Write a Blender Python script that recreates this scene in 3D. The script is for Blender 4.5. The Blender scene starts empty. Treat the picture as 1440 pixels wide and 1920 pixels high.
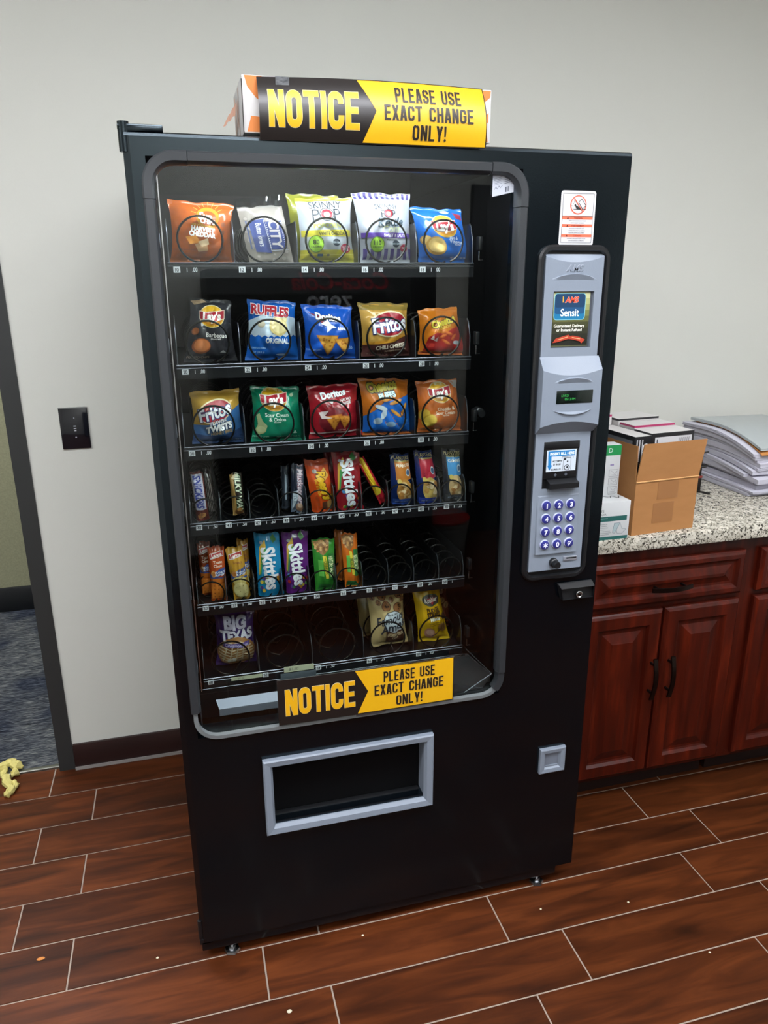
import bpy, bmesh, math, random
from math import sin, cos, pi, radians as rad
from mathutils import Vector, Matrix, noise
random.seed(7)
SC = bpy.context.scene
COL = SC.collection
# ------------------------------------------------------------------ camera
cam_d = bpy.data.cameras.new('camera'); cam = bpy.data.objects.new('camera', cam_d); COL.objects.link(cam)
cam_d.sensor_fit = 'HORIZONTAL'; cam_d.sensor_width = 36.0; cam_d.lens = 1395.17/1440*36
cam_d.clip_start = 0.02
_R = ((0.96509056, -0.2618802, -0.00435548), (-0.0817939, -0.28554894, -0.9548673), (0.24881714, 0.92188967, -0.29700079))
cam.matrix_world = Matrix(((_R[0][0], -_R[1][0], -_R[2][0], 0.06455), (_R[0][1], -_R[1][1], -_R[2][1], -1.47377),
                           (_R[0][2], -_R[1][2], -_R[2][2], 1.58532), (0, 0, 0, 1)))
SC.camera = cam
# ------------------------------------------------------------------ world, exposure
w = bpy.data.worlds.new('world'); SC.world = w; w.use_nodes = True
w.node_tree.nodes['Background'].inputs[0].default_value = (0.5, 0.52, 0.55, 1)
w.node_tree.nodes['Background'].inputs[1].default_value = 0.05
SC.view_settings.view_transform = 'Standard'; SC.view_settings.look = 'None'
SC.view_settings.gamma = 1.0; SC.view_settings.use_curve_mapping = False
SC.view_settings.exposure = 0.0
CEIL_E = 20.5          # brightness of the ceiling troffers
LED_E = 105.0          # brightness of the light strips inside the machine

# ------------------------------------------------------------------ helpers
def lin(h):
    if not isinstance(h, str): return (*h, 1) if len(h) == 3 else tuple(h)
    h = h.lstrip('#'); o = []
    for i in (0, 2, 4):
        c = int(h[i:i+2], 16)/255
        o.append(c/12.92 if c <= .04045 else ((c+.055)/1.055)**2.4)
    return (*o, 1)

MATS = {}
def mat(name, color, rough=.5, metal=0., spec=.5, emit=None, es=0., coat=0., bump=None, var=None, alpha=None):
    """principled material; bump=(scale, strength); var=(scale, amount, other colour, stretch xyz)"""
    if name in MATS: return MATS[name]
    m = bpy.data.materials.new(name); m.use_nodes = True; MATS[name] = m
    nt = m.node_tree; b = nt.nodes['Principled BSDF']
    b.inputs['Base Color'].default_value = lin(color); b.inputs['Roughness'].default_value = rough
    b.inputs['Metallic'].default_value = metal; b.inputs['Specular IOR Level'].default_value = spec
    b.inputs['Coat Weight'].default_value = coat
    if emit: b.inputs['Emission Color'].default_value = lin(emit); b.inputs['Emission Strength'].default_value = es
    if var or bump: tc = nt.nodes.new('ShaderNodeTexCoord')
    if var:
        sc, amt, c2, st = var
        mp = nt.nodes.new('ShaderNodeMapping'); mp.inputs['Scale'].default_value = st
        nz = nt.nodes.new('ShaderNodeTexNoise'); nz.inputs['Scale'].default_value = sc; nz.inputs['Detail'].default_value = 5
        rp = nt.nodes.new('ShaderNodeMapRange'); rp.inputs[1].default_value = .3; rp.inputs[2].default_value = .7
        rp.inputs[4].default_value = amt
        mx = nt.nodes.new('ShaderNodeMix'); mx.data_type = 'RGBA'
        mx.inputs[6].default_value = lin(color); mx.inputs[7].default_value = lin(c2)
        L = nt.links.new
        L(tc.outputs['Object'], mp.inputs[0]); L(mp.outputs[0], nz.inputs['Vector']); L(nz.outputs['Fac'], rp.inputs[0])
        L(rp.outputs[0], mx.inputs[0]); L(mx.outputs[2], b.inputs['Base Color'])
    if bump:
        n2 = nt.nodes.new('ShaderNodeTexNoise'); n2.inputs['Scale'].default_value = bump[0]; n2.inputs['Detail'].default_value = 3
        bp = nt.nodes.new('ShaderNodeBump'); bp.inputs['Strength'].default_value = bump[1]; bp.inputs['Distance'].default_value = .002
        nt.links.new(tc.outputs['Object'], n2.inputs['Vector'])
        nt.links.new(n2.outputs['Fac'], bp.inputs['Height']); nt.links.new(bp.outputs[0], b.inputs['Normal'])
    return m
def ink(c, rough=.38): return mat('ink_%s_%d' % (c.lstrip('#') if isinstance(c, str) else c, rough*100), c, rough)
def foil(c): return mat('foil_'+c.lstrip('#'), c, .2, coat=.3, bump=(70, .3))

class MB:
    def __init__(s): s.v = []; s.f = []; s.m = []; s.sm = []; s.mats = []
    def mi(s, m):
        if m not in s.mats: s.mats.append(m)
        return s.mats.index(m)
    def add(s, vs, fs, m, smooth=False):
        o = len(s.v); s.v += [tuple(p) for p in vs]; i = s.mi(m)
        for f in fs: s.f.append([o+k for k in f]); s.m.append(i); s.sm.append(smooth)
        return s
    def poly(s, pts, m): return s.add(pts, [list(range(len(pts)))], m)
    def box(s, a, b, m, bev=0., seg=2):
        (x0, y0, z0), (x1, y1, z1) = a, b
        vs = [(x0,y0,z0),(x1,y0,z0),(x1,y1,z0),(x0,y1,z0),(x0,y0,z1),(x1,y0,z1),(x1,y1,z1),(x0,y1,z1)]
        fs = [(3,2,1,0),(4,5,6,7),(0,1,5,4),(1,2,6,5),(2,3,7,6),(3,0,4,7)]
        if not bev: return s.add(vs, fs, m)
        bm = bmesh.new(); V = [bm.verts.new(p) for p in vs]
        for f in fs: bm.faces.new([V[i] for i in f])
        bmesh.ops.bevel(bm, geom=list(bm.edges), offset=bev, segments=seg, affect='EDGES', profile=.5)
        bm.verts.index_update()
        s.add([tuple(p.co) for p in bm.verts], [[q.index for q in f.verts] for f in bm.faces], m, True); bm.free(); return s
    def loft(s, loops, m, closed=True, cap0=False, cap1=False, smooth=False):
        n = len(loops[0]); vs = [p for l in loops for p in l]; fs = []
        for i in range(len(loops)-1):
            for j in range(n if closed else n-1):
                k = (j+1) % n; fs.append((i*n+j, i*n+k, (i+1)*n+k, (i+1)*n+j))
        if cap0: fs.append(list(range(n))[::-1])
        if cap1: fs.append([(len(loops)-1)*n+j for j in range(n)])
        return s.add(vs, fs, m, smooth)
    def tube(s, path, r, m, n=8, closed=False, caps=True):
        P = [Vector(p) for p in path]; loops = []; N = len(P); up = None
        for i, p in enumerate(P):
            a = P[i-1] if (i or closed) else p; b = P[(i+1) % N] if (i < N-1 or closed) else p
            t = (b-a).normalized()
            if up is None: up = t.orthogonal().normalized()
            up = (up - t*up.dot(t)); up = up.normalized() if up.length > 1e-6 else t.orthogonal().normalized()
            q = t.cross(up); rr = r[i] if isinstance(r, (list, tuple)) else r
            loops.append([p + (up*cos(2*pi*k/n) + q*sin(2*pi*k/n))*rr for k in range(n)])
        if closed: loops.append(loops[0])
        return s.loft(loops, m, True, caps and not closed, caps and not closed, True)
    def lathe(s, c, axis, prof, m, n=24, cap=True):
        """prof: list of (along axis, radius)"""
        A = Vector(axis).normalized(); u = A.orthogonal().normalized(); q = A.cross(u); c = Vector(c)
        return s.loft([[c + A*h + (u*cos(2*pi*k/n) + q*sin(2*pi*k/n))*max(r, 1e-5) for k in range(n)] for h, r in prof], m, True, cap, cap, True)
    def build(s, name, parent=None, sharp=35, kind=None):
        me = bpy.data.meshes.new(name); off = wloc(parent) if parent else Vector()
        me.from_pydata([tuple(Vector(p)-off) for p in s.v], [], s.f)
        for m in s.mats: me.materials.append(m)
        me.polygons.foreach_set('material_index', s.m); me.polygons.foreach_set('use_smooth', s.sm)
        me.update()
        if any(s.sm): me.set_sharp_from_angle(angle=rad(sharp))
        o = bpy.data.objects.new(name, me); COL.objects.link(o)
        if parent: o.parent = parent
        if kind: o['kind'] = kind
        return o
def wloc(o):
    v = Vector()
    while o: v += o.location; o = o.parent
    return v
def recenter(o):
    """put the origin of a top-level mesh at its base centre"""
    P = [v.co for v in o.data.vertices]
    c = Vector(((min(p.x for p in P)+max(p.x for p in P))/2, (min(p.y for p in P)+max(p.y for p in P))/2, min(p.z for p in P)))
    o.data.transform(Matrix.Translation(-c)); o.location = c; return o
def tag(o, label, cat, group=None):
    o['label'] = label; o['category'] = cat
    if group: o['group'] = group
    return o
def thing(name, label, cat, loc, group=None):
    o = bpy.data.objects.new(name, None); COL.objects.link(o); o.location = loc; o.empty_display_size = .05
    return tag(o, label, cat, group)
def struct(o): o['kind'] = 'structure'; return o

# ---- flat lettering: text -> 2-D triangles
_TX = {}
def text2d(body, bold=0.0):
    """(verts, faces) of one line, cap height 1, centred on 0,0"""
    k = (body, bold)
    if k in _TX: return _TX[k]
    cu = bpy.data.curves.new('t', 'FONT'); cu.body = body; cu.offset = bold; cu.resolution_u = 3; cu.fill_mode = 'FRONT'
    ob = bpy.data.objects.new('t', cu); me = bpy.data.meshes.new_from_object(ob)
    V = [(v.co.x, v.co.y) for v in me.vertices]; F = [list(p.vertices) for p in me.polygons]
    bpy.data.objects.remove(ob); bpy.data.curves.remove(cu); bpy.data.meshes.remove(me)
    H = .729
    x0 = min(p[0] for p in V); x1 = max(p[0] for p in V)
    V = [((x-(x0+x1)/2)/H, y/H-.5) for x, y in V]
    _TX[k] = (V, F); return _TX[k]

# ---- heavy condensed capitals for the notice signs, drawn as strokes (cap height 1)
def _rr(x0, y0, x1, y1, r, a0=0, n=5):
    pts = []
    for cx, cy, b in ((x1-r, y1-r, 0), (x0+r, y1-r, 90), (x0+r, y0+r, 180), (x1-r, y0+r, 270)):
        pts += [(cx+r*cos(rad(b+90*i/n)), cy+r*sin(rad(b+90*i/n))) for i in range(n+1)]
    return pts
def _stroke(P, hw, closed=False):
    n = len(P); L = []; R = []
    for i in range(n):
        a = P[i-1] if (i or closed) else P[i]; b = P[(i+1) % n] if (i < n-1 or closed) else P[i]; p = P[i]
        d1 = Vector((p[0]-a[0], p[1]-a[1])); d2 = Vector((b[0]-p[0], b[1]-p[1]))
        if d1.length < 1e-7: d1 = d2
        if d2.length < 1e-7: d2 = d1
        d1.normalize(); d2.normalize(); n1 = Vector((-d1.y, d1.x)); n2 = Vector((-d2.y, d2.x)); m = (n1+n2)
        m = m/max(.3, m.length_squared)*2
        L.append((p[0]+m.x*hw, p[1]+m.y*hw)); R.append((p[0]-m.x*hw, p[1]-m.y*hw))
    return [[L[i], L[(i+1) % n], R[(i+1) % n], R[i]] for i in range(n if closed else n-1)]
def block_glyph(c, W, s, pad=0.):
    h = s/2; hw = h+pad; r = min(W*.42, .22); p = pad; out = []
    q = lambda x0, y0, x1, y1: out.append([(x0-p, y0-p), (x1+p, y0-p), (x1+p, y1+p), (x0-p, y1+p)])
    def par(xa, xb, ya=0., yb=1., t=s*1.08): out.append([(xa-t/2-p, ya-p), (xa+t/2+p, ya-p), (xb+t/2+p, yb+p), (xb-t/2-p, yb+p)])
    t = s*.82
    if c == ' ': return []
    if c in 'NHULEPI': q(0, 0, s, 1)
    if c == 'N': q(W-s, 0, W, 1); par(W-s*.55, s*.55)
    if c == 'H': q(W-s, 0, W, 1); q(0, .5-t/2, W, .5+t/2)
    if c == 'E': q(0, 0, W*.92, t); q(0, 1-t, W*.92, 1); q(0, .5-t/2, W*.84, .5+t/2)
    if c == 'L': q(0, 0, W*.9, t)
    if c == 'T': q(W/2-h, 0, W/2+h, 1); q(0, 1-t, W, 1)
    if c == 'O': out += _stroke(_rr(h, h, W-h, 1-h, r-h*.5), hw, True)
    if c in 'CG':
        ring = _rr(h, h, W-h, 1-h, r-h*.5); ring = [(W-h, .66)] + ring + [(W-h, .36 if c == 'C' else .5)]
        out += _stroke(ring, hw)
        if c == 'G': q(W*.5, .5-t*.3, W, .5+t*.4)
    if c == 'U':
        out.clear(); ring = _rr(h, h, W-h, 1-h, r-h*.5); out += _stroke([(h, 1+p)] + ring[12:] + [(W-h, 1+p)], hw)
    if c == 'P':
        ring = _rr(h, .42+h*.8, W-h, 1-h*.85, min(r-h*.4, .16)); out += _stroke(ring, hw*.92, True)
    if c == 'S':
        top = _rr(h, .5, W-h, 1-h, r-h*.5); bot = _rr(h, h, W-h, .5, r-h*.5)
        pts = [(W-h, .68)] + top[:12] + [(h, .66), (h+.02, .6), (W/2, .5), (W-h-.02, .4), (W-h, .33)] + bot[18:][::-1] + bot[12:18][::-1] + [(h, .32)]
        out += _stroke(pts, hw)
    if c == 'A': par(h*.95, W/2-h*.35); par(W-h*.95, W/2+h*.35); q(W*.28, .2, W*.72, .2+t*.85)
    if c == 'X': par(h, W-h); par(W-h, h)
    if c == 'Y': par(W/2-h*.1, h, .38); par(W/2+h*.1, W-h, .38); q(W/2-h, 0, W/2+h, .48)
    if c == '!': out.append([(s*.15-p, .3-p), (s*.85+p, .3-p), (s+p, 1+p), (-p, 1+p)]); out.append([(s/2+(h*1.05+p)*cos(k*pi/6), h*1.1+(h*1.05+p)*sin(k*pi/6)) for k in range(12)])
    return out
def block_text(txt, W, s, gap, pad=0.):
    x = 0; polys = []
    for c in txt:
        ww = s if c in 'I!' else W*.72 if c == ' ' else W*.95 if c in 'LE' else W
        polys += [[(x+a, b-.5) for a, b in pl] for pl in block_glyph(c, W, s, pad)]
        x += ww+gap
    tot = x-gap
    V = []; F = []
    for pl in polys:
        F.append(list(range(len(V), len(V)+len(pl)))); V += [(a-tot/2, b) for a, b in pl]
    return V, F, tot

# ---- print on a mapped sheet.  fn(s,t) -> 3-D point on the sheet, W,H its real size; layers step towards the viewer
class Sheet:
    def __init__(s, fn, W, H, step=.00035, maxlen=.012, d=(0, -1, 0)):
        s.fn, s.W, s.H, s.step, s.maxlen, s.d = fn, W, H, step, maxlen, Vector(d); s.mb = MB(); s.used = []
    def put(s, V, F, m, stagger=False):
        """V in metres on the sheet (0,0 = lower left)"""
        bm = bmesh.new(); vs = [bm.verts.new((x, y, 0)) for x, y in V]
        if stagger:                      # overlapping strokes of one glyph lie a hair apart
            for k, f in enumerate(F):
                for i in f: vs[i].co.z = .00003*(k % 7)
        for f in F:
            try: bm.faces.new([vs[i] for i in f])
            except ValueError: pass
        if s.maxlen:
            bmesh.ops.triangulate(bm, faces=list(bm.faces))
            for _ in range(6):
                E = [e for e in bm.edges if e.calc_length() > s.maxlen]
                if not E: break
                bmesh.ops.subdivide_edges(bm, edges=E, cuts=1)
                bmesh.ops.triangulate(bm, faces=[f for f in bm.faces if len(f.verts) > 3])
        x0, x1 = min(v[0] for v in V), max(v[0] for v in V); y0, y1 = min(v[1] for v in V), max(v[1] for v in V)
        lay = 1 + max([u[4] for u in s.used if u[0] < x1 and u[1] > x0 and u[2] < y1 and u[3] > y0], default=0)
        s.used.append((x0, x1, y0, y1, lay))
        bm.verts.index_update(); o = s.d*s.step*lay
        s.mb.add([Vector(s.fn(v.co.x/s.W, v.co.y/s.H))+o+s.d*v.co.z for v in bm.verts], [[v.index for v in f.verts] for f in bm.faces], m, True)
        bm.free()
    def text(s, body, x, y, h, c, rot=0, xs=1., bold=.02, shear=0., out=None, ob=.05, maxw=None):
        """x,y fractions of the sheet, h cap height as a fraction of the sheet height"""
        hh = h*s.H
        V0, _ = text2d(body, bold); wd = (max(p[0] for p in V0)-min(p[0] for p in V0))*hh*xs
        if maxw and wd > maxw*s.W: xs *= maxw*s.W/wd
        for cc, b in (([(out, bold+ob)] if out else []) + [(c, bold)]):
            V, F = text2d(body, b); ca, sa = cos(rad(rot)), sin(rad(rot)); P = []
            for a, q in V:
                a, q = (a*xs+q*shear)*hh, q*hh
                P.append((x*s.W + a*ca-q*sa, y*s.H + a*sa+q*ca))
            s.put(P, F, ink(cc))
    def block(s, body, x, y, h, c, W=.5, st=.17, gap=.07, width=None, out=None, pad=.03, rot=0):
        V, F, tot = block_text(body, W, st, gap); hh = h*s.H; xs = 1. if not width else width*s.W/(tot*hh)
        for cc, pd in (([(out, pad)] if out else []) + [(c, 0.)]):
            V, F, tot = block_text(body, W, st, gap, pd)
            s.put([(x*s.W+a*hh*xs, y*s.H+b*hh) for a, b in V], F, ink(cc), True)
    def ell(s, x, y, rx, ry, c, n=28, rot=0):
        """rx fraction of width, ry fraction of height"""
        ca, sa = cos(rad(rot)), sin(rad(rot)); V = []
        for k in range(n):
            a, b = rx*s.W*cos(2*pi*k/n), ry*s.H*sin(2*pi*k/n)
            V.append((x*s.W+a*ca-b*sa, y*s.H+a*sa+b*ca))
        s.put(V, [list(range(n))], ink(c) if isinstance(c, str) else c)
    def poly(s, P, c): s.put([(a*s.W, b*s.H) for a, b in P], [list(range(len(P)))], ink(c) if isinstance(c, str) else c)
    def rect(s, x0, y0, x1, y1, c): s.poly([(x0, y0), (x1, y0), (x1, y1), (x0, y1)], c)
    def line(s, P, w, c):
        V = []; F = []
        for q in _stroke([(a*s.W, b*s.H) for a, b in P], w/2): F.append(list(range(len(V), len(V)+4))); V += q
        s.put(V, F, ink(c) if isinstance(c, str) else c, True)
    def build(s, name, parent): return s.mb.build(name, parent) if s.mb.v else None
def flat_sheet(x0, z0, x1, z1, y, **k): return Sheet(lambda s, t: (x0+(x1-x0)*s, y, z0+(z1-z0)*t), x1-x0, z1-z0, maxlen=0, step=.0002, **k)
# ------------------------------------------------------------------ special materials
def nodes_of(name, rough=.5, spec=.5):
    m = bpy.data.materials.new(name); m.use_nodes = True; MATS[name] = m
    b = m.node_tree.nodes['Principled BSDF']; b.inputs['Roughness'].default_value = rough; b.inputs['Specular IOR Level'].default_value = spec
    return m, m.node_tree, b
def ramp(nt, stops):
    r = nt.nodes.new('ShaderNodeValToRGB'); e = r.color_ramp.elements
    while len(e) < len(stops): e.new(.5)
    for q, (p, c) in zip(e, stops): q.position = p; q.color = lin(c)
    return r
def plank_material():
    m, nt, b = nodes_of('plank_tile', .4, .16); N = nt.nodes.new; L = nt.links.new
    tc = N('ShaderNodeTexCoord'); oi = N('ShaderNodeObjectInfo')
    ml = N('ShaderNodeMath'); ml.operation = 'MULTIPLY'; ml.inputs[1].default_value = 37.
    ad = N('ShaderNodeVectorMath'); ad.operation = 'ADD'; mp = N('ShaderNodeMapping'); mp.inputs['Scale'].default_value = (2.2, 16, 10)
    L(oi.outputs['Random'], ml.inputs[0]); L(tc.outputs['Object'], ad.inputs[0]); L(ml.outputs[0], ad.inputs[1]); L(ad.outputs[0], mp.inputs[0])
    nz = N('ShaderNodeTexNoise'); nz.inputs['Scale'].default_value = 1.6; nz.inputs['Detail'].default_value = 6; nz.inputs['Distortion'].default_value = .8
    L(mp.outputs[0], nz.inputs['Vector'])
    rp = ramp(nt, [(.25, '#281207'), (.5, '#46210d'), (.75, '#5f3015')]); L(nz.outputs['Fac'], rp.inputs[0])
    hs = N('ShaderNodeHueSaturation'); mr = N('ShaderNodeMapRange'); mr.inputs[3].default_value = .7; mr.inputs[4].default_value = 1.4
    L(oi.outputs['Random'], mr.inputs[0]); L(mr.outputs[0], hs.inputs['Value']); L(rp.outputs[0], hs.inputs['Color']); L(hs.outputs[0], b.inputs['Base Color'])
    n3 = N('ShaderNodeTexNoise'); n3.inputs['Scale'].default_value = 9; L(tc.outputs['Object'], n3.inputs['Vector'])
    m3 = N('ShaderNodeMapRange'); m3.inputs[3].default_value = .3; m3.inputs[4].default_value = .5
    L(n3.outputs['Fac'], m3.inputs[0]); L(m3.outputs[0], b.inputs['Roughness'])
    bp = N('ShaderNodeBump'); bp.inputs['Strength'].default_value = .12; bp.inputs['Distance'].default_value = .001; L(nz.outputs['Fac'], bp.inputs['Height']); L(bp.outputs[0], b.inputs['Normal'])
    return m
def granite_material():
    m, nt, b = nodes_of('granite', .22, .5); N = nt.nodes.new; L = nt.links.new; tc = N('ShaderNodeTexCoord')
    n1 = N('ShaderNodeTexNoise'); n1.inputs['Scale'].default_value = 115; n1.inputs['Detail'].default_value = 3; n1.inputs['Distortion'].default_value = 1.2
    L(tc.outputs['Object'], n1.inputs['Vector'])
    r1 = ramp(nt, [(.0, '#1b1b1c'), (.40, '#45423d'), (.45, '#a49f8f'), (.53, '#cfcabc'), (1, '#dedacd')]); L(n1.outputs['Fac'], r1.inputs[0])
    n2 = N('ShaderNodeTexNoise'); n2.inputs['Scale'].default_value = 40; L(tc.outputs['Object'], n2.inputs['Vector'])
    r2 = ramp(nt, [(.4, '#8d8a80'), (.6, '#ffffff')]); L(n2.outputs['Fac'], r2.inputs[0])
    mx = N('ShaderNodeMix'); mx.data_type = 'RGBA'; mx.blend_type = 'MULTIPLY'; mx.inputs[0].default_value = .35
    L(r1.outputs[0], mx.inputs[6]); L(r2.outputs[0], mx.inputs[7]); L(mx.outputs[2], b.inputs['Base Color']); return m
def cherry_material():
    m, nt, b = nodes_of('cherry_wood', .34, .28); N = nt.nodes.new; L = nt.links.new; tc = N('ShaderNodeTexCoord')
    mp = N('ShaderNodeMapping'); mp.inputs['Scale'].default_value = (14, 14, 1.6); L(tc.outputs['Object'], mp.inputs[0])
    n1 = N('ShaderNodeTexNoise'); n1.inputs['Scale'].default_value = 3; n1.inputs['Detail'].default_value = 5; L(mp.outputs[0], n1.inputs['Vector'])
    r1 = ramp(nt, [(.25, '#280904'), (.55, '#431106'), (.8, '#621e0b')]); L(n1.outputs['Fac'], r1.inputs[0]); L(r1.outputs[0], b.inputs['Base Color']); return m
def carpet_material():
    m, nt, b = nodes_of('carpet', .95, .1); N = nt.nodes.new; L = nt.links.new; tc = N('ShaderNodeTexCoord')
    mp = N('ShaderNodeMapping'); mp.inputs['Scale'].default_value = (12, 150, 1); L(tc.outputs['Object'], mp.inputs[0])
    n1 = N('ShaderNodeTexNoise'); n1.inputs['Scale'].default_value = 1.5; n1.inputs['Detail'].default_value = 4; n1.inputs['Distortion'].default_value = 1.5; L(mp.outputs[0], n1.inputs['Vector'])
    r1 = ramp(nt, [(.32, '#14161b'), (.5, '#42464c'), (.68, '#8a8c88')]); L(n1.outputs['Fac'], r1.inputs[0])
    n2 = N('ShaderNodeTexNoise'); n2.inputs['Scale'].default_value = 3.5; L(tc.outputs['Object'], n2.inputs['Vector'])
    r2 = ramp(nt, [(.42, '#7f8cb0'), (.56, '#ffffff')]); L(n2.outputs['Fac'], r2.inputs[0])
    mx = N('ShaderNodeMix'); mx.data_type = 'RGBA'; mx.blend_type = 'MULTIPLY'; mx.inputs[0].default_value = .8
    L(r1.outputs[0], mx.inputs[6]); L(r2.outputs[0], mx.inputs[7]); L(mx.outputs[2], b.inputs['Base Color'])
    bp = N('ShaderNodeBump'); bp.inputs['Strength'].default_value = .8; bp.inputs['Distance'].default_value = .003
    L(n1.outputs['Fac'], bp.inputs['Height']); L(bp.outputs[0], b.inputs['Normal']); return m
def pane_material(name, tint='#ffffff', r0=.06, rough=0.):
    """clear pane: transmits, and mirrors more towards grazing angles"""
    m = bpy.data.materials.new(name); m.use_nodes = True; MATS[name] = m; nt = m.node_tree; N = nt.nodes.new; L = nt.links.new
    for n in list(nt.nodes): nt.nodes.remove(n)
    o = N('ShaderNodeOutputMaterial'); t = N('ShaderNodeBsdfTransparent'); t.inputs[0].default_value = lin(tint)
    g = N('ShaderNodeBsdfGlossy'); g.inputs['Roughness'].default_value = rough
    lw = N('ShaderNodeLayerWeight'); lw.inputs[0].default_value = .5
    pw = N('ShaderNodeMath'); pw.operation = 'POWER'; pw.inputs[1].default_value = 5.
    mr = N('ShaderNodeMapRange'); mr.inputs[3].default_value = r0; mr.inputs[4].default_value = 1.
    mx = N('ShaderNodeMixShader')
    L(lw.outputs['Facing'], pw.inputs[0]); L(pw.outputs[0], mr.inputs[0]); L(mr.outputs[0], mx.inputs[0]); L(t.outputs[0], mx.inputs[1]); L(g.outputs[0], mx.inputs[2]); L(mx.outputs[0], o.inputs[0])
    return m
M_PLANK = plank_material(); M_GRAN = granite_material(); M_CHERRY = cherry_material(); M_CARPET = carpet_material()
M_GLASS = pane_material('window_glass', '#f4f8f6', .028); M_CLEAR = pane_material('clear_plastic', '#eef2f4', .10, .08)
M_WALL = mat('wall_paint', '#cdcec6', .75, spec=.25, bump=(180, .08))
M_WALL2 = mat('hall_paint', '#9b9a7e', .8, spec=.2, bump=(120, .3), var=(160, .5, '#7c7b62', (1, 1, 1)))
M_CEIL = mat('ceiling_tile', '#d9d8d2', .9, spec=.1, bump=(90, .4))
M_GROUT = mat('grout', '#9c8d80', .85, spec=.2)
M_FRAME = mat('door_frame_paint', '#2c2e2e', .45, bump=(60, .05))
M_DBASE = mat('dark_base', '#231312', .4, var=(8, .6, '#301a17', (1, 6, 6)))

# ------------------------------------------------------------------ the room
X0, X1, Y0, Y1, ZC = -2.2, 3.0, -2.9, .895, 2.75
HY = 2.34      # far wall of the hall behind the doorway
HX0 = -3.0
b = MB(); b.box((X0, Y0, -.06), (X1, Y1+.03, -.0022), M_GROUT); floor = struct(b.build('floor'))
# plank tiles, each its own piece
L_, P_, G_ = .601, .1505, .0042
pm = {}
def plank_mesh(x0, x1, wd):
    k = (round(x1-x0, 3), round(wd, 3))
    if k not in pm:
        q = MB(); q.box((0, 0, -.004), (x1-x0, wd, 0), M_PLANK, .0008, 1); o = q.build('plank'); pm[k] = o.data; bpy.data.objects.remove(o)
    return pm[k]
k0 = math.floor((Y0-.0085)/P_)
for k in range(k0, 7):
    ya = .0085+P_*k+G_/2; yb = ya+P_-G_
    ya = max(ya, Y0); yb = min(yb, Y1+.025)
    if yb-ya < .01: continue
    off = .145 if k % 2 else .289
    j = math.floor((X0-off)/L_)
    while off+L_*j < X1:
        xa = max(off+L_*j+G_/2, X0); xb = min(off+L_*(j+1)-G_/2, X1); j += 1
        if xb-xa < .02: continue
        o = bpy.data.objects.new('plank', plank_mesh(xa, xb, yb-ya)); COL.objects.link(o); o.parent = floor; o.location = (xa, ya, random.uniform(-.0003, .0002))
DX0, DX1, DZ = -1.36, -.44, 2.13      # doorway
b = MB()
b.box((DX1+.03, Y1, 0), (X1, Y1+.12, ZC), M_WALL); b.box((X0, Y1, 0), (DX0-.03, Y1+.12, ZC), M_WALL); b.box((DX0-.03, Y1, DZ+.03), (DX1+.03, Y1+.12, ZC), M_WALL)
struct(b.build('wall_back'))
b = MB(); b.box((X0-.1, Y0-.1, 0), (X0, Y1+.12, ZC), M_WALL); struct(b.build('wall_left'))
b = MB(); b.box((X1, Y0-.1, 0), (X1+.1, Y1+.12, ZC), M_WALL); struct(b.build('wall_right'))
b = MB(); b.box((X0, Y0-.1, 0), (X1, Y0, ZC), M_WALL); struct(b.build('wall_front'))
b = MB(); b.box((HX0-.1, Y0-.1, ZC), (X1+.1, HY+.1, ZC+.08), M_CEIL); struct(b.build('ceiling'))
# hall behind the doorway
b = MB(); b.box((HX0, Y1+.03, -.06), (.6, HY, .004), M_CARPET); struct(b.build('floor_hall'))
b = MB(); b.box((HX0, HY, 0), (.6, HY+.1, ZC), M_WALL2); struct(b.build('wall_hall'))
b = MB(); b.box((.5, Y1+.12, 0), (.6, HY, ZC), M_WALL2); struct(b.build('wall_hall_right'))
b = MB(); b.box((HX0-.1, Y1+.12, 0), (HX0, HY, ZC), M_WALL2); struct(b.build('wall_hall_left'))
b = MB(); b.box((HX0, HY-.014, .004), (.5, HY, .13), mat('hall_base', '#131518', .5), .002); struct(b.build('baseboard_hall'))
b = MB(); b.box((DX0, Y1+.016, -.002), (DX1, Y1+.034, .006), mat('metal_strip', '#8e8f88', .35, .9), .002); struct(b.build('trim_1'))
# door frame: face, rebate and stop, one mesh per jamb
def jamb(xo, xi, sgn, name):
    q = MB(); prof = [(xo, Y1-.005), (xi, Y1-.005), (xi, Y1+.06), (xi-sgn*.014, Y1+.06), (xi-sgn*.014, Y1+.10), (xi, Y1+.10), (xi, Y1+.14), (xo, Y1+.14), (xo, Y1+.121), (xo-sgn*.02, Y1+.121), (xo-sgn*.02, Y1+.001), (xo, Y1+.001)]
    q.loft([[(x, y, 0) for x, y in prof], [(x, y, DZ) for x, y in prof]], M_FRAME, True, True, True); return q.build(name)
d1 = bpy.data.objects.new('door_1', None); COL.objects.link(d1); d1.location = (DX1, Y1, 0); struct(d1)
def under(o, p): o.parent = p; o.location = o.location - wloc(p); return o
under(jamb(-.391, DX1, -1, 'jamb'), d1); under(jamb(DX0-.049, DX0, 1, 'jamb'), d1)
q = MB(); q.box((DX0-.049, Y1-.005, DZ), (-.391, Y1+.14, DZ+.05), M_FRAME, .002); under(q.build('head_jamb'), d1)
q = MB(); q.box((DX1-.0015, Y1+.005, .866), (DX1+.0005, Y1+.032, .954), mat('strike_metal', '#6b6a66', .3, 1.), .0005); under(q.build('strike_plate'), d1)
# baseboard with caulk line
b = MB(); b.box((-.389, Y1-.011, .011), (1.02, Y1, .096), M_DBASE, .0012); bb = struct(b.build('baseboard_back'))
b = MB(); b.box((-.389, Y1-.014, 0), (1.02, Y1-.001, .0115), mat('caulk', '#8b8583', .7)); b.build('caulk_line', bb)
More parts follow.
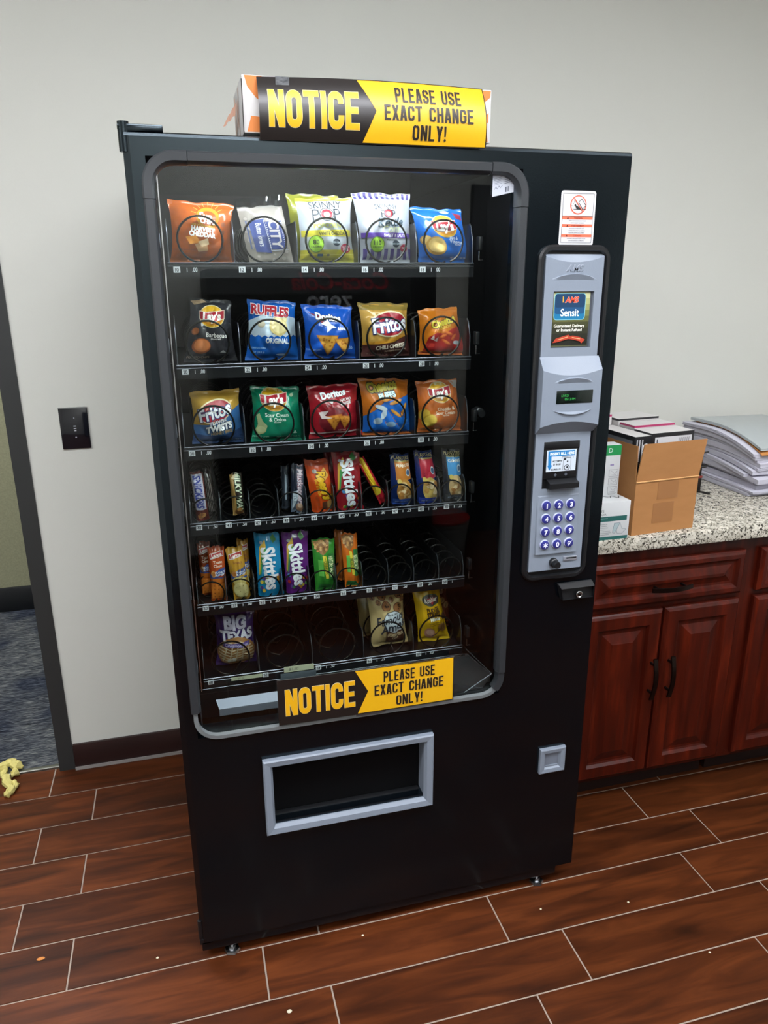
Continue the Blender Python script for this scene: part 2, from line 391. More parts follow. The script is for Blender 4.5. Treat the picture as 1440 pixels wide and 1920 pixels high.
# ceiling troffers
M_TROF = mat('troffer_diffuser', '#ffffff', .6, emit='#f6f8ff', es=CEIL_E)
M_WHITE = mat('white_enamel', '#d8d8d4', .5)
def troffer(x, y, lab, lx=1.2, ly=.6):
    t = thing('ceiling_light', lab, 'ceiling light', (x, y, ZC-.03), 'recessed ceiling lights')
    f = MB(); e = .03
    for a, c in (((x-lx/2-e, y-ly/2-e), (x+lx/2+e, y-ly/2)), ((x-lx/2-e, y+ly/2), (x+lx/2+e, y+ly/2+e)), ((x-lx/2-e, y-ly/2), (x-lx/2, y+ly/2)), ((x+lx/2, y-ly/2), (x+lx/2+e, y+ly/2))):
        f.box((a[0], a[1], ZC-.03), (c[0], c[1], ZC), M_WHITE)
    f.build('frame', t)
    f = MB(); f.box((x-lx/2, y-ly/2, ZC-.02), (x+lx/2, y+ly/2, ZC-.012), M_TROF); f.build('diffuser', t)
troffer(.35, -1.0, 'white ceiling light panel over the vending machine'); troffer(1.85, -1.1, 'white ceiling light panel over the granite counter')
troffer(-1.35, -1.0, 'white ceiling light panel near the doorway'); troffer(.5, -2.35, 'white ceiling light panel behind the viewer')
troffer(-1.0, 1.65, 'white ceiling light panel in the carpeted hall')
# light switch
t = thing('light_switch', 'black glass wall switch plate left of the vending machine', 'light switch', (-.2535, Y1, 1.107))
M_SW = mat('switch_glass', '#14151c', .08, spec=.6); q = MB(); q.box((-.2935, Y1-.007, 1.106), (-.2135, Y1, 1.2295), M_SW, .0015); q.build('plate', t)
q = MB(); q.box((-.2935, Y1-.0075, 1.2275), (-.2135, Y1-.001, 1.2305), mat('switch_edge', '#8d8f90', .3, .8)); q.build('metal_edge', t)
for z, wd in ((1.199, .0015), (1.1745, .0035), (1.1675, .0035), (1.1605, .003), (1.141, .002)):
    q = MB(); q.box((-.2525-wd, Y1-.0078, z-.0013), (-.2525+wd, Y1-.0068, z+.0013), mat('switch_mark', '#b9bcc4', .4)); q.build('indicator_mark', t)
# ------------------------------------------------------------------ base cabinets, counter
CY = .25; ZT = .905
M_PULL = mat('bronze_pull', '#2b211d', .3, .9)
def panel_front(x0, z0, x1, z1, y, fr=.052):
    """raised-panel front as nested rectangles (inset, forward)"""
    q = MB(); st = [(0, 0), (0, .012), (.004, .016), (.004, .017), (.010, .021), (fr-.008, .021), (fr-.002, .012), (fr+.004, .010), (fr+.012, .010), (fr+.040, .019), (fr+.042, .020)]
    loops = [[(x0+i, y-d, z0+i), (x1-i, y-d, z0+i), (x1-i, y-d, z1-i), (x0+i, y-d, z1-i)] for i, d in st]
    q.loft(loops, M_CHERRY, True, True, True); return q
def pull(a, c, y):
    q = MB(); a, c = Vector(a), Vector(c); d = (c-a); n = 10; loops = []
    side = Vector((0, 0, 1)) if abs(d.x) > abs(d.z) else Vector((1, 0, 0))
    for i in range(n+1):
        f = i/n; p = a+d*f + Vector((0, -.012*sin(pi*f)-.022, 0))
        loops.append([p+side*.0065+Vector((0, .0025, 0)), p+side*.0065-Vector((0, .0025, 0)), p-side*.0065-Vector((0, .0025, 0)), p-side*.0065+Vector((0, .0025, 0))])
    q.loft(loops, M_PULL, True, True, True, True)
    for f in (.16, .84):
        p = a+d*f; q.tube([p+Vector((0, .001, 0)), p+Vector((0, -.028, 0))], .0042, M_PULL)
    return q
def base_cabinet(x0, x1, lab):
    t = thing('base_cabinet', lab, 'cabinet', ((x0+x1)/2, CY+.3, 0), 'cherry base cabinets under the counter')
    q = MB()
    q.box((x0, CY+.02, .10), (x0+.018, Y1-.003, .864), M_CHERRY); q.box((x1-.018, CY+.02, .10), (x1, Y1-.003, .864), M_CHERRY)
    q.box((x0+.018, CY+.02, .10), (x1-.018, Y1-.003, .118), M_CHERRY); q.box((x0+.018, Y1-.02, .118), (x1-.018, Y1-.003, .864), M_CHERRY)
    q.build('carcass', t)
    q = MB(); q.box((x0, CY, .10), (x0+.045, CY+.02, .864), M_CHERRY); q.box((x1-.045, CY, .10), (x1, CY+.02, .864), M_CHERRY)
    for z0, z1 in ((.10, .135), (.655, .70), (.81, .864)): q.box((x0+.045, CY, z0), (x1-.045, CY+.02, z1), M_CHERRY)
    q.box(((x0+x1)/2-.02, CY, .135), ((x0+x1)/2+.02, CY+.02, .655), M_CHERRY)
    q.build('face_frame', t)
    q = MB(); q.box((x0+.01, CY+.075, 0), (x1-.01, CY+.09, .10), mat('toe_kick', '#1c0d0a', .5)); q.build('toe_kick', t)
    xm = (x0+x1)/2
    d = panel_front(x0+.028, .687, x1-.028, .823, CY-.001, .03).build('drawer', t)
    pull((xm-.066, CY-.02, .742), (xm+.066, CY-.02, .742), 0).build('handle', d)
    for a, c, hx in ((x0+.028, xm-.004, xm-.03), (xm+.004, x1-.028, xm+.03)):
        d = panel_front(a, .118, c, .668, CY-.001).build('door', t)
        pull((hx, CY-.02, .385), (hx, CY-.02, .52), 0).build('handle', d)
base_cabinet(1.085, 1.66, 'cherry wood base cabinet next to the vending machine, paired doors and drawer'); base_cabinet(1.66, 2.24, 'cherry wood base cabinet at the right edge of the picture')
base_cabinet(2.24, 2.82, 'cherry wood base cabinet farthest right along the counter wall')
q = MB(); q.box((1.03, .215, .865), (X1-.002, Y1, ZT), M_GRAN, .004); o = tag(recenter(q.build('countertop')), 'speckled grey and white granite countertop over the cherry cabinets', 'countertop')
# ------------------------------------------------------------------ things on the counter
M_KRAFT = mat('kraft_board', '#a9784a', .8, spec=.2, var=(14, .5, '#9a6b40', (1, 1, 3)))
M_KRAFT2 = mat('kraft_inside', '#8f6b49', .85, spec=.15); M_TAPE = mat('packing_tape', '#97673c', .35)
bx0, by0, ang = 1.2345, .232, rad(5.0)
def bp(u, v, z): return (bx0+u*cos(ang)-v*sin(ang), by0+u*sin(ang)+v*cos(ang), z)
def slab(q, P, th, m):
    """thin board from 4 corners, thickness th along its normal"""
    P = [Vector(p) for p in P]; n = (P[1]-P[0]).cross(P[3]-P[0]).normalized()*th
    q.loft([P, [p+n for p in P]], m, True, True, True)
BW, BD, BZ = .212, .30, 1.058
t = thing('cardboard_box', 'open brown cardboard box holding small cartons on the counter', 'cardboard box', bp(BW/2, BD/2, ZT))
q = MB(); slab(q, [bp(0,0,ZT), bp(BW,0,ZT), bp(BW,0,BZ), bp(0,0,BZ)], -.004, M_KRAFT); slab(q, [bp(0,BD,ZT), bp(0,.004,ZT), bp(0,.004,BZ), bp(0,BD,BZ)], -.004, M_KRAFT)
slab(q, [bp(BW,.004,ZT), bp(BW,BD,ZT), bp(BW,BD,BZ), bp(BW,.004,BZ)], -.004, M_KRAFT); slab(q, [bp(BW-.004,BD-.004,ZT), bp(.004,BD-.004,ZT), bp(.004,BD-.004,BZ), bp(BW-.004,BD-.004,BZ)], .004, M_KRAFT)
slab(q, [bp(.004,.004,ZT), bp(.004,BD-.004,ZT), bp(BW-.004,BD-.004,ZT), bp(BW-.004,.004,ZT)], -.004, M_KRAFT2); q.build('body', t)
q = MB(); slab(q, [bp(.0,0,BZ), bp(BW,0,BZ), bp(BW+.008,-.008,BZ+.106), bp(.010,-.008,BZ+.106)], -.003, M_KRAFT)
q.tube([bp(.0,-.001,BZ), bp(BW,-.001,BZ)], .0022, mat('kraft_fold', '#c89a63', .8), 6); q.build('front_flap', t)
q = MB(); slab(q, [bp(0,BD,BZ), bp(0,.004,BZ), bp(.004,.012,BZ+.098), bp(.004,BD,BZ+.098)], -.003, M_KRAFT); q.build('side_flap', t)
q = MB(); slab(q, [bp(BW,.004,BZ), bp(BW,BD,BZ), bp(BW+.002,BD,BZ+.085), bp(BW+.002,.02,BZ+.085)], -.003, M_KRAFT); q.build('side_flap', t)
for z0, z1, u0, u1 in ((BZ-.055, BZ-.004, .075, .145), (ZT+.03, ZT+.088, .065, .135)):
    q = MB(); slab(q, [bp(u0,-.0006,z0), bp(u1,-.0006,z0), bp(u1,-.0006,z1), bp(u0,-.0006,z1)], .0004, M_TAPE); q.build('tape', t)
# cartons inside the box
M_CARTW = mat('carton_white', '#c9c7c4', .45); M_CARTB = mat('carton_black', '#17181c', .4)
def carton(u0, v0, u1, v1, z0, z1, lab, side, band, face_txt=True):
    t = thing('glove_carton', lab, 'carton', bp((u0+u1)/2, (v0+v1)/2, z0), 'cartons packed in the brown box')
    q = MB(); c = [(u0, v0), (u1, v0), (u1, v1), (u0, v1)]
    q.loft([[bp(u, v, z0) for u, v in c], [bp(u, v, z1-.006) for u, v in c]], side, True, True, False)
    q.loft([[bp(u, v, z1-.006) for u, v in c], [bp(u, v, z1) for u, v in c]], band, True, False, False)
    q.poly([bp(u, v, z1) for u, v in c], M_CARTW); q.build('body', t)
    return t
c1 = carton(.062, .030, .206, .105, ZT+.09, 1.183, 'black and white carton at the front right of the brown box', M_CARTB, M_CARTB)
def bsheet(u0, u1, z0, z1, v): 
    f = lambda s, k: bp(u0+(u1-u0)*s, v, z0+(z1-z0)*k)
    return Sheet(f, u1-u0, z1-z0, maxlen=0, d=(sin(ang), -cos(ang), 0))
s = bsheet(.062, .206, 1.10, 1.183, .030); s.rect(.08, 0, .95, .86, '#c4c4c6')
for i in range(9): s.rect(.50+.047*i, .18, .512+.047*i, .80 if i > 2 else .62, '#55585e')
s.rect(.12, .2, .145, .8, '#3a3c42'); s.rect(.18, .2, .20, .6, '#3a3c42'); s.build('front_print', c1)
c2 = carton(.006, .028, .060, .20, ZT+.06, 1.178, 'narrow black and white carton with sideways lettering at the left of the brown box', M_CARTB, M_CARTB)
s = bsheet(.006, .060, 1.09, 1.178, .028); s.text('Gl', .70, .62, .24, '#e8e8ea', -90, bold=.03); s.ell(.70, .10, .2, .1, '#b02a4a')
for i in range(3): s.rect(.10+.16*i, .2, .17+.16*i, .9, '#b9babc')
s.build('end_print', c2)
f = lambda k, z: bp(.006, .20-.172*k, 1.09+.088*z)
s = Sheet(f, .172, .088, maxlen=0, d=(-cos(ang), -sin(ang), 0)); s.rect(.03, .05, .94, .86, '#6d7075')
for i in range(5): s.rect(.5+.07*i, .3, .53+.07*i, .75, '#3b3d42')
s.build('side_print', c2)
M_PINK = mat('carton_pink', '#a3275a', .45)
carton(.066, .110, .206, .175, ZT+.10, 1.190, 'white carton with magenta edge in the middle of the brown box', M_CARTW, M_PINK)
carton(.064, .180, .206, .285, ZT+.08, 1.198, 'white and black carton at the back right of the brown box', M_CARTW, M_CARTB)
carton(.006, .205, .058, .245, ZT+.10, 1.208, 'white carton with magenta edge at the back left of the brown box', M_CARTW, M_PINK)
carton(.006, .250, .058, .290, ZT+.10, 1.216, 'white carton with black edge at the rear left of the brown box', M_CARTW, M_CARTB)
# white bandage carton in front, taller green-topped carton on it
M_WB = mat('white_carton', '#c3c6c6', .5); M_TEAL = mat('teal_print', '#1f5a55', .5); M_GRN = mat('green_print', '#1d8a4a', .5)
t = thing('bandage_carton', 'low white carton with teal bands in front of the brown box', 'carton', (1.13, .26, ZT))
q = MB(); q.box((1.04, .222, ZT), (1.218, .318, 1.013), M_WB, .002); q.build('body', t)
s = flat_sheet(1.04, ZT, 1.218, 1.013, .2218); s.rect(0, .0, .985, .085, M_TEAL); s.rect(0, .49, .95, .62, M_TEAL)
s.rect(.40, .565, .62, .58, '#7fa5a0'); s.text('TE', .52, .77, .06, '#5b6060'); s.text('UVA', .55, .68, .05, '#5b6060')
s.text('ATENCIA', .56, .42, .035, '#767b7b')
for i, l in enumerate((.62, .64, .60, .68, .70, .66)): s.rect(.42, .36-.045*i, l, .372-.045*i, '#8a9090')
s.poly([(.72, .18), (.74, .43), (.84, .43), (.79, .24)], '#a5b7ba'); s.line([(.84, .43), (.88, .27), (.95, .25), (.88, .14), (.80, .16), (.79, .24)], .0012, '#8d9a9e'); s.line([(.72, .18), (.74, .43), (.84, .43), (.76, .17), (.72, .18)], .0012, '#6f7f85')
s.build('front_print', t)
s = Sheet(lambda a, c: (1.04+.178*a, .222+.096*c, 1.013), .178, .096, maxlen=0, d=(0, 0, 1)); s.line([(.95, .5), (.88, .3), (.82, .55), (.76, .35), (.68, .55), (.62, .4)], .003, '#3b4040'); s.rect(.40, .35, .55, .45, '#6a7070'); s.build('top_print', t)
t = thing('green_carton', 'tall white carton with green top standing on the low white carton', 'carton', (1.17, .30, 1.013))
q = MB(); q.box((1.125, .272, 1.0135), (1.206, .312, 1.158), M_WB, .0015); q.build('body', t)
s = flat_sheet(1.125, 1.0135, 1.206, 1.158, .2718); s.rect(0, .80, 1, .995, M_GRN); s.text('D', .60, .90, .09, '#e6efe8', bold=.0)
for i in range(3):
    z = .52-.165*i; s.line([(.60, z), (.94, z), (.94, z-.13), (.60, z-.13), (.60, z)], .0009, '#7d8083'); s.line([(.68, z-.02), (.8, z-.08), (.9, z-.03), (.86, z-.1), (.68, z-.1)], .0009, '#8f9295')
s.rect(.62, .60, .76, .63, '#8a7fa8'); s.rect(.62, .03, .9, .045, '#9a9a9a'); s.build('front_print', t)
# heap of papers: sheaves of different thickness
M_PAPER = mat('paper', '#c9c8d2', .8, spec=.15); M_EDGE = mat('paper_edge', '#b3b2bd', .85, spec=.1)
def sheaf(z, th, x0, y0, x1, y1, rot, seed, lab, name='paper_sheaf', m=M_PAPER, droop=.03, group='sheaves of paper heaped on the counter'):
    """a curved wad of sheets: slumps towards its front left corner"""
    nx, ny = 9, 12; cx, cy = (x0+x1)/2, (y0+y1)/2; rnd = random.Random(seed); ph = rnd.random()*6
    q = MB(); tops = []; bots = []
    for j in range(ny+1):
        for i in range(nx+1):
            u, v = i/nx, j/ny; x, y = x0+(x1-x0)*u-cx, y0+(y1-y0)*v-cy
            X = cx+x*cos(rot)-y*sin(rot); Y = cy+x*sin(rot)+y*cos(rot)
            g = 1-droop*max(0, 1-v*1.5)**2; wv = 1+.02*sin(3*v+2*u)
            zt, zb = ZT+.0005+(z+th-ZT)*g*wv, ZT+.0005+(z-ZT)*g*wv
            tops.append((X, Y, zt)); bots.append((X, Y, zb))
    n = nx+1; F = [(j*n+i, j*n+i+1, (j+1)*n+i+1, (j+1)*n+i) for j in range(ny) for i in range(nx)]
    q.add(tops, F, m, True); q.add(bots, [f[::-1] for f in F], m, True)
    ring = list(range(nx+1)) + [j*n+nx for j in range(1, ny+1)] + [ny*n+i for i in range(nx-1, -1, -1)] + [j*n for j in range(ny-1, 0, -1)]
    K = 5; loops = []
    for k in range(K+1):
        f = k/K; L = []
        for r in ring:
            a, c = Vector(bots[r]), Vector(tops[r]); p = a.lerp(c, f)
            if 0 < k < K: p.x += rnd.uniform(-.0016, .0012); p.y += rnd.uniform(-.0016, .0012)
            L.append(p)
        loops.append(L)
    q.loft(loops, M_EDGE if m is M_PAPER else m, True)
    return tag(recenter(q.build(name)), lab, 'papers', group)
zz = ZT+.001
hs = [.016, .010, .019, .012, .022, .014, .018, .012, .020, .013, .017, .012]
ordn = 'second third fourth fifth sixth seventh eighth ninth tenth eleventh'.split()
names = ['lowest wad of loose white papers lying on the granite'] + ['%s white paper wad counted up from the granite counter' % k for k in ordn] + ['uppermost white paper wad of the counter heap']
for i, h in enumerate(hs):
    ofs = random.Random(i+3); dx, dy = ofs.uniform(-.02, .02), ofs.uniform(-.025, .02)
    sheaf(zz, h-.0015, 1.835+dx, .47+dy, 2.13+dx, .83+dy, rad(ofs.uniform(-4, 4)), i, names[i], droop=.24); zz += h
sheaf(zz, .003, 1.85, .455, 2.12, .81, rad(-2), 31, 'orange edged folder near the top of the paper heap', 'folder', mat('folder_orange', '#c98a4a', .7), .26, None)
sheaf(zz+.004, .010, 1.845, .463, 2.15, .83, rad(-1), 32, 'crumpled grey plastic sleeve lying on top of the paper heap', 'plastic_sleeve', mat('plastic_sleeve', '#a9b0b0', .3, bump=(40, .6)), .20, None)
# little black wire stand between the box and the papers
t = thing('wire_stand', 'small black metal stand between the brown box and the papers', 'stand', (1.70, .57, ZT)); M_BLKM = mat('black_metal', '#17130f', .45, .3)
q = MB(); q.box((1.693, .565, ZT), (1.712, .575, ZT+.05), M_BLKM, .002); q.box((1.697, .566, ZT+.05), (1.709, .574, ZT+.135), M_BLKM, .002); q.build('post', t)
q = MB(); q.tube([(1.695, .57, ZT+.004), (1.712, .54, ZT+.004), (1.722, .53, ZT+.004)], .003, M_BLKM); q.build('foot', t)
q = MB(); q.tube([(1.703, .57, ZT+.085), (1.722, .565, ZT+.088)], .005, M_BLKM); q.build('hook', t)
q = MB(); q.tube([(1.703, .57, ZT+.132), (1.725, .565, ZT+.136)], .003, M_BLKM); q.build('hook', t)
q = MB(); q.box((1.692, .564, ZT+.048), (1.713, .576, ZT+.056), mat('red_plastic', '#7d2f2a', .5), .001); q.build('clip', t)
# yellow fluff and crumbs on the floor
t = MB(); rnd = random.Random(4)
def wad(q, path, r, m, seed):
    P = []; R = []; rn = random.Random(seed)
    for i in range(len(path)-1):
        a, c = Vector(path[i]), Vector(path[i+1])
        for k in range(6): P.append(a.lerp(c, k/6)+Vector((rn.uniform(-1,1), rn.uniform(-1,1), rn.uniform(-.4,.6)))*.004); R.append(r*rn.uniform(.55, 1.25))
    P.append(Vector(path[-1])); R.append(r*.35); q.tube(P, R, m, 7)
M_FLUFF = mat('yellow_foam', '#d6cb80', .9, spec=.1, bump=(220, .8), var=(60, .6, '#beb264', (1, 1, 1)))
q = MB(); wad(q, [(-.70, .90, .015), (-.65, .93, .026), (-.60, .945, .026), (-.56, .925, .016)], .016, M_FLUFF, 1); wad(q, [(-.62, .94, .022), (-.615, .90, .016), (-.60, .86, .012), (-.575, .815, .010), (-.59, .79, .008)], .012, M_FLUFF, 2); wad(q, [(-.60, .86, .012), (-.565, .845, .012), (-.57, .82, .010)], .008, M_FLUFF, 3)
wad(q, [(-.59, .94, .02), (-.575, .905, .012), (-.59, .895, .012)], .009, M_FLUFF, 5)
tag(recenter(q.build('foam_scrap')), 'pale yellow foam scrap lying across the carpet edge in the doorway', 'scrap')
crumbs = [((77,1798),'orange chip crumb on the floor planks at the lower left'),((295,1796),'white crumb on the plank left of the machine foot'),((543,1897),'tan crumb near the bottom edge below the machine'),((680,1754),'white crumb in front of the machine base'),((1014,1705),'white crumb beside the right front machine foot'),((1178,1692),'white crumb on the plank right of the machine foot'),((1331,1786),'tiny white crumb on the joint at the lower right')]
CR = [(-.383,.116),(-.107,.043),(.185,-.183),(.394,-.027),(.866,-.072),(1.101,-.113),(1.207,-.303)]
for (px, lab), (x, y) in zip(crumbs, CR):
    q = MB(); r = .0045 if 'chip' in lab or 'tan' in lab else .0026; rn = random.Random(px[0])
    q.lathe((x, y, 0), (0, 0, 1), [(0, r*.5), (r*.3, r*rn.uniform(.8, 1.2)), (r*.8, r*.7), (r*1.1, r*.2)], mat('crumb_o', '#c07a3a', .8) if 'orange' in lab else mat('crumb_w', '#cfc7ae', .8), 7)
    o = tag(recenter(q.build('crumb')), lab, 'crumb', 'crumbs on the floor')
    o.scale = (2.0 if 'chip' in lab else 1.2, 1, 1)
# ------------------------------------------------------------------ the vending machine
M_BLK = mat('machine_black', (.0009,.0018,.0030), .2, spec=.6, bump=(260, .04))
M_BLK.node_tree.nodes['Principled BSDF'].inputs['Specular Tint'].default_value = (.72, .9, 1, 1)
M_BLK2 = mat('machine_inside', (.002,.0022,.0028), .42, spec=.3)
M_BLK3 = mat('black_plastic', (.005,.0055,.0065), .4)
M_GSK = mat('gasket_grey', '#2a2d30', .42)
M_GREY = mat('panel_grey', '#7b8490', .42, spec=.4, bump=(400, .06))
M_GREYD = mat('panel_dark_grey_and_painted_shade', '#4b5059', .5)  # darker grey of tray and arrows, also the painted shade of the raised letters
M_STEEL = mat('bright_steel', '#a9abad', .25, 1.)
M_WIRE = mat('coil_wire', '#22211f', .28, .75)
M_ALU = mat('aluminium_bar', '#7c828e', .4, .4)
VM = thing('vending_machine', 'black glass fronted snack vending machine with grey keypad panel', 'vending machine', (.495, .43, 0))
W, ZB, ZTOP = .99, .058, 1.833
# cabinet shell
q = MB()
q.box((.004, .058, .058), (.026, .86, 1.838), M_BLK); q.box((.964, .058, .058), (.986, .86, 1.838), M_BLK)
q.box((.026, .83, .058), (.964, .86, 1.838), M_BLK); q.box((.026, .058, 1.812), (.964, .83, 1.838), M_BLK); q.box((.026, .058, .058), (.964, .83, .09), M_BLK)
q.build('cabinet', VM)
q = MB(); q.box((.765, .062, .09), (.777, .83, 1.812), M_BLK2); q.box((.028, .80, .62), (.765, .825, 1.812), M_BLK2)
q.box((.028, .20, .60), (.765, .80, .612), M_BLK2); q.build('inner_lining', VM)
q = MB(); q.box((.002, .004, .03), (.945, .82, .057), M_BLK, .002); q.build('base', VM)
for x in (.072, .897):
    for y in (.018, .74):
        f = MB(); f.lathe((x, y, .006), (0, 0, 1), [(0, .0055), (.026, .0055)], M_STEEL, 12); f.lathe((x, y, .0), (0, 0, 1), [(0, .019), (.003, .0205), (.008, .018), (.010, .009)], M_STEEL, 6); f.lathe((x, y, .010), (0, 0, 1), [(0, .0095), (.007, .0095)], M_STEEL, 6)
        f.build('levelling_foot', VM)
# door: rails and stiles around the window and the delivery slot
q = MB()
wx0, wx1, wz0, wz1 = .036, .750, .624, 1.794
sx0, sx1, sz0, sz1 = .19, .562, .372, .528
def dr(x0, z0, x1, z1): q.box((x0, 0, z0), (x1, .055, z1), M_BLK)
dr(.012, ZB, wx0, ZTOP-.008); dr(wx0, wz1, wx1, ZTOP-.008); dr(wx1, ZB, W, ZTOP-.008)
dr(wx0, ZB, wx1, sz0); dr(wx0, sz0, sx0, sz1); dr(sx1, sz0, wx1, sz1); dr(wx0, sz1, wx1, wz0)
# chamfered left edge and rolled top lip
q.loft([[(.012, 0, z), (0, .010, z), (0, .055, z), (.012, .055, z)] for z in (ZB, ZTOP-.008)], M_BLK, True, True, True)
q.loft([[(x, 0, ZTOP-.008), (x, .002, ZTOP-.003), (x, .008, ZTOP), (x, .055, ZTOP), (x, .055, ZTOP-.008)] for x in (0.004, W)], M_BLK, True, True, True)
q.build('door', VM)
q = MB(); q.box((-.006, .004, 1.832), (.070, .10, 1.8445), M_BLK, .003); q.tube([(.004, .012, 1.80), (.004, .012, 1.848)], .010, M_BLK, 14); q.build('top_hinge', VM)
q = MB(); q.tube([(.002, .010, .066), (.002, .010, .12)], .006, M_BLK3, 10); q.box((-.002, .004, .05), (.03, .05, .066), M_BLK3, .002); q.build('bottom_hinge', VM)
# rounded window frame
def rr_path(x0, z0, x1, z1, r, n=8):
    out = []
    for cx, cz, b in ((x1-r, z1-r, 0), (x0+r, z1-r, 90), (x0+r, z0+r, 180), (x1-r, z0+r, 270)): out.append([(cx+r*cos(rad(b+90*i/n)), cz+r*sin(rad(b+90*i/n))) for i in range(n+1)])
    return out      # TR, TL, BL, BR arcs, counter-clockwise
def frame_piece(path, prof, m, closed=False):
    """sweep a profile [(outward, y)] along an x-z path"""
    q = MB(); n = len(path); loops = []
    for i, p in enumerate(path):
        a = path[i-1] if (i or closed) else p; c = path[(i+1) % n] if (i < n-1 or closed) else p
        d = Vector((c[0]-a[0], c[1]-a[1])).normalized(); nn = Vector((d.y, -d.x))
        loops.append([(p[0]+nn.x*o, y, p[1]+nn.y*o) for o, y in prof])
    if closed: loops.append(loops[0])
    q.loft(loops, m, True, not closed, not closed, True); return q
FP = [(.010, .006), (.010, -.011), (.007, -.014), (-.006, -.013), (-.011, -.004), (-.011, .012), (0, .012)]
ARC = rr_path(.037, .627, .749, 1.793, .047)
WF = thing('window_frame', '', '', (0, 0, 0)); del WF['label'], WF['category']; WF.parent = VM; WF.location = -wloc(VM) + Vector((.393, 0, .627)); 
tr, tl, bl, br = ARC
def seg(a, c, n=2): return [(a[0]+(c[0]-a[0])*i/n, a[1]+(c[1]-a[1])*i/n) for i in range(n+1)]
e = .022
frame_piece([(tr[0][0], tr[0][1]-e)] + tr + [(tr[-1][0]-e, tr[-1][1])], [(o*1.06, y-.001 if y < 0 else y) for o, y in FP], M_GSK).build('corner_piece', WF)
frame_piece([(tl[0][0]+e, tl[0][1])] + tl + [(tl[-1][0], tl[-1][1]-e)], [(o*1.06, y-.001 if y < 0 else y) for o, y in FP], M_GSK).build('corner_piece', WF)
frame_piece(seg((tr[-1][0]-e-.001, tr[-1][1]), (tl[0][0]+e+.001, tl[0][1])), FP, M_GSK).build('top_rail', WF)
frame_piece(seg((tl[-1][0], tl[-1][1]-e-.001), (bl[0][0], bl[0][1]+.02)), FP, M_GSK).build('side_rail', WF)
frame_piece(seg((br[-1][0], br[-1][1]+.012), (tr[0][0], tr[0][1]-e-.001)), FP, M_GSK).build('side_rail', WF)
M_STRIP = mat('clear_edge_strip', '#6d7273', .25, spec=.6)
frame_piece([(bl[0][0], bl[0][1]+.02)] + bl + br[:5], [(.006, .004), (.006, -.008), (-.003, -.009), (-.003, .004)], M_STRIP).build('bottom_strip', WF)
frame_piece(br[4:] + [(br[-1][0], br[-1][1]+.012)], [(.008, .006), (.008, -.011), (-.008, -.010), (-.008, .010)], M_GSK).build('lower_corner', WF)
frame_piece(seg((.053, 1.765), (.053, .74)), [(.001, .002), (.001, -.003), (-.001, -.003), (-.001, .002)], M_STEEL).build('glass_clip', WF)
frame_piece(seg((.738, 1.62), (.738, .70)), [(.0008, .004), (.0008, -.002), (-.0008, -.002), (-.0008, .004)], M_GSK).build('glass_clip', WF)
q = MB(); q.tube([(.036, -.003, .706), (.046, -.003, .706), (.048, -.003, .712)], .0012, M_STEEL, 6); q.build('glass_hook', WF)
q = MB(); q.tube([(.752, -.003, .672), (.744, -.003, .670), (.740, -.003, .676)], .0012, M_STEEL, 6); q.build('glass_hook', WF)
# glass pane with rounded corners
gp = [p for a in rr_path(.034, .624, .752, 1.796, .044) for p in a]
q = MB(); q.loft([[(x, .003, z) for x, z in gp], [(x, .007, z) for x, z in gp]], M_GLASS, True, True, True); q.build('window_glass', VM)
# light strips inside the door
M_LED = mat('led_strip', '#ffffff', .5, emit='#f2f6ff', es=LED_E)
q = MB(); q.box((.06, .064, 1.797), (.735, .074, 1.801), M_LED); LS = q.build('light_strip', VM)
q = MB(); q.box((.05, .058, 1.801), (.745, .080, 1.811), M_BLK3); q.build('light_housing', VM)
# refund sticker inside the glass, upper right
s = Sheet(lambda a, c: (.687+.045*a, .0018, 1.742+.010*a+.040*c+.004*a*c), .045, .041, maxlen=0, step=-.0003)
q = MB(); f = s.fn; d = Vector((0, .0003, 0)); q.loft([[Vector(f(a, c)) for a, c in ((0,0),(1,0),(1,1),(0,1))], [Vector(f(a, c))+d for a, c in ((0,0),(1,0),(1,1),(0,1))]], mat('label_paper', '#a9adb6', .5), True, True, True); st = q.build('inspection_sticker', VM)
s = Sheet(f, .045, .041, maxlen=0, step=.0002)
for i in range(5): s.rect(.06+.0*i, .78-.07*i, .42, .80-.07*i, '#6c727c')
for i in range(6): s.rect(.55, .85-.08*i, .93-.04*(i % 3), .875-.08*i, '#596069')
s.line([(.08, .30), (.16, .42), (.22, .30), (.30, .42), (.36, .32), (.46, .40)], .0008, '#4a505a'); s.rect(.6, .08, .66, .3, '#4a505a'); s.rect(.72, .08, .76, .3, '#4a505a'); s.build('sticker_print', st)
# delivery slot
def bezel(x0, z0, x1, z1, wd, prot, m, name, dep=.03):
    q = MB(); st = [(0, 0), (0, -prot*.8), (.003, -prot), (wd*.75, -prot*.85), (wd, -prot*.2), (wd, dep)]
    q.loft([[(x0+i, y, z0+i), (x1-i, y, z0+i), (x1-i, y, z1-i), (x0+i, y, z1-i)] for i, y in st], m); return q.build(name, VM)
dz = bezel(.172, .343, .581, .545, .022, .014, M_GREY, 'delivery_bezel', .04)
q = MB(); q.box((.192, .036, .365), (.560, .042, .526), mat('flap_black', (.0015, .0016, .002), .6, spec=.15)); q.build('delivery_flap', VM)
q = MB(); q.box((.196, .020, .367), (.556, .035, .374), M_BLK3, .002); q.build('flap_lip', VM)
cb = bezel(.870, .371, .941, .443, .017, .010, M_GREY, 'coin_return', .02)
q = MB(); q.box((.885, -.0018, .386), (.926, -.0004, .428), mat('coin_flap', '#6d7480', .4)); q.build('flap', cb)
q = MB(); q.box((.888, -.0045, .387), (.923, -.0018, .392), M_GREY, .001); q.build('flap_lip', cb)
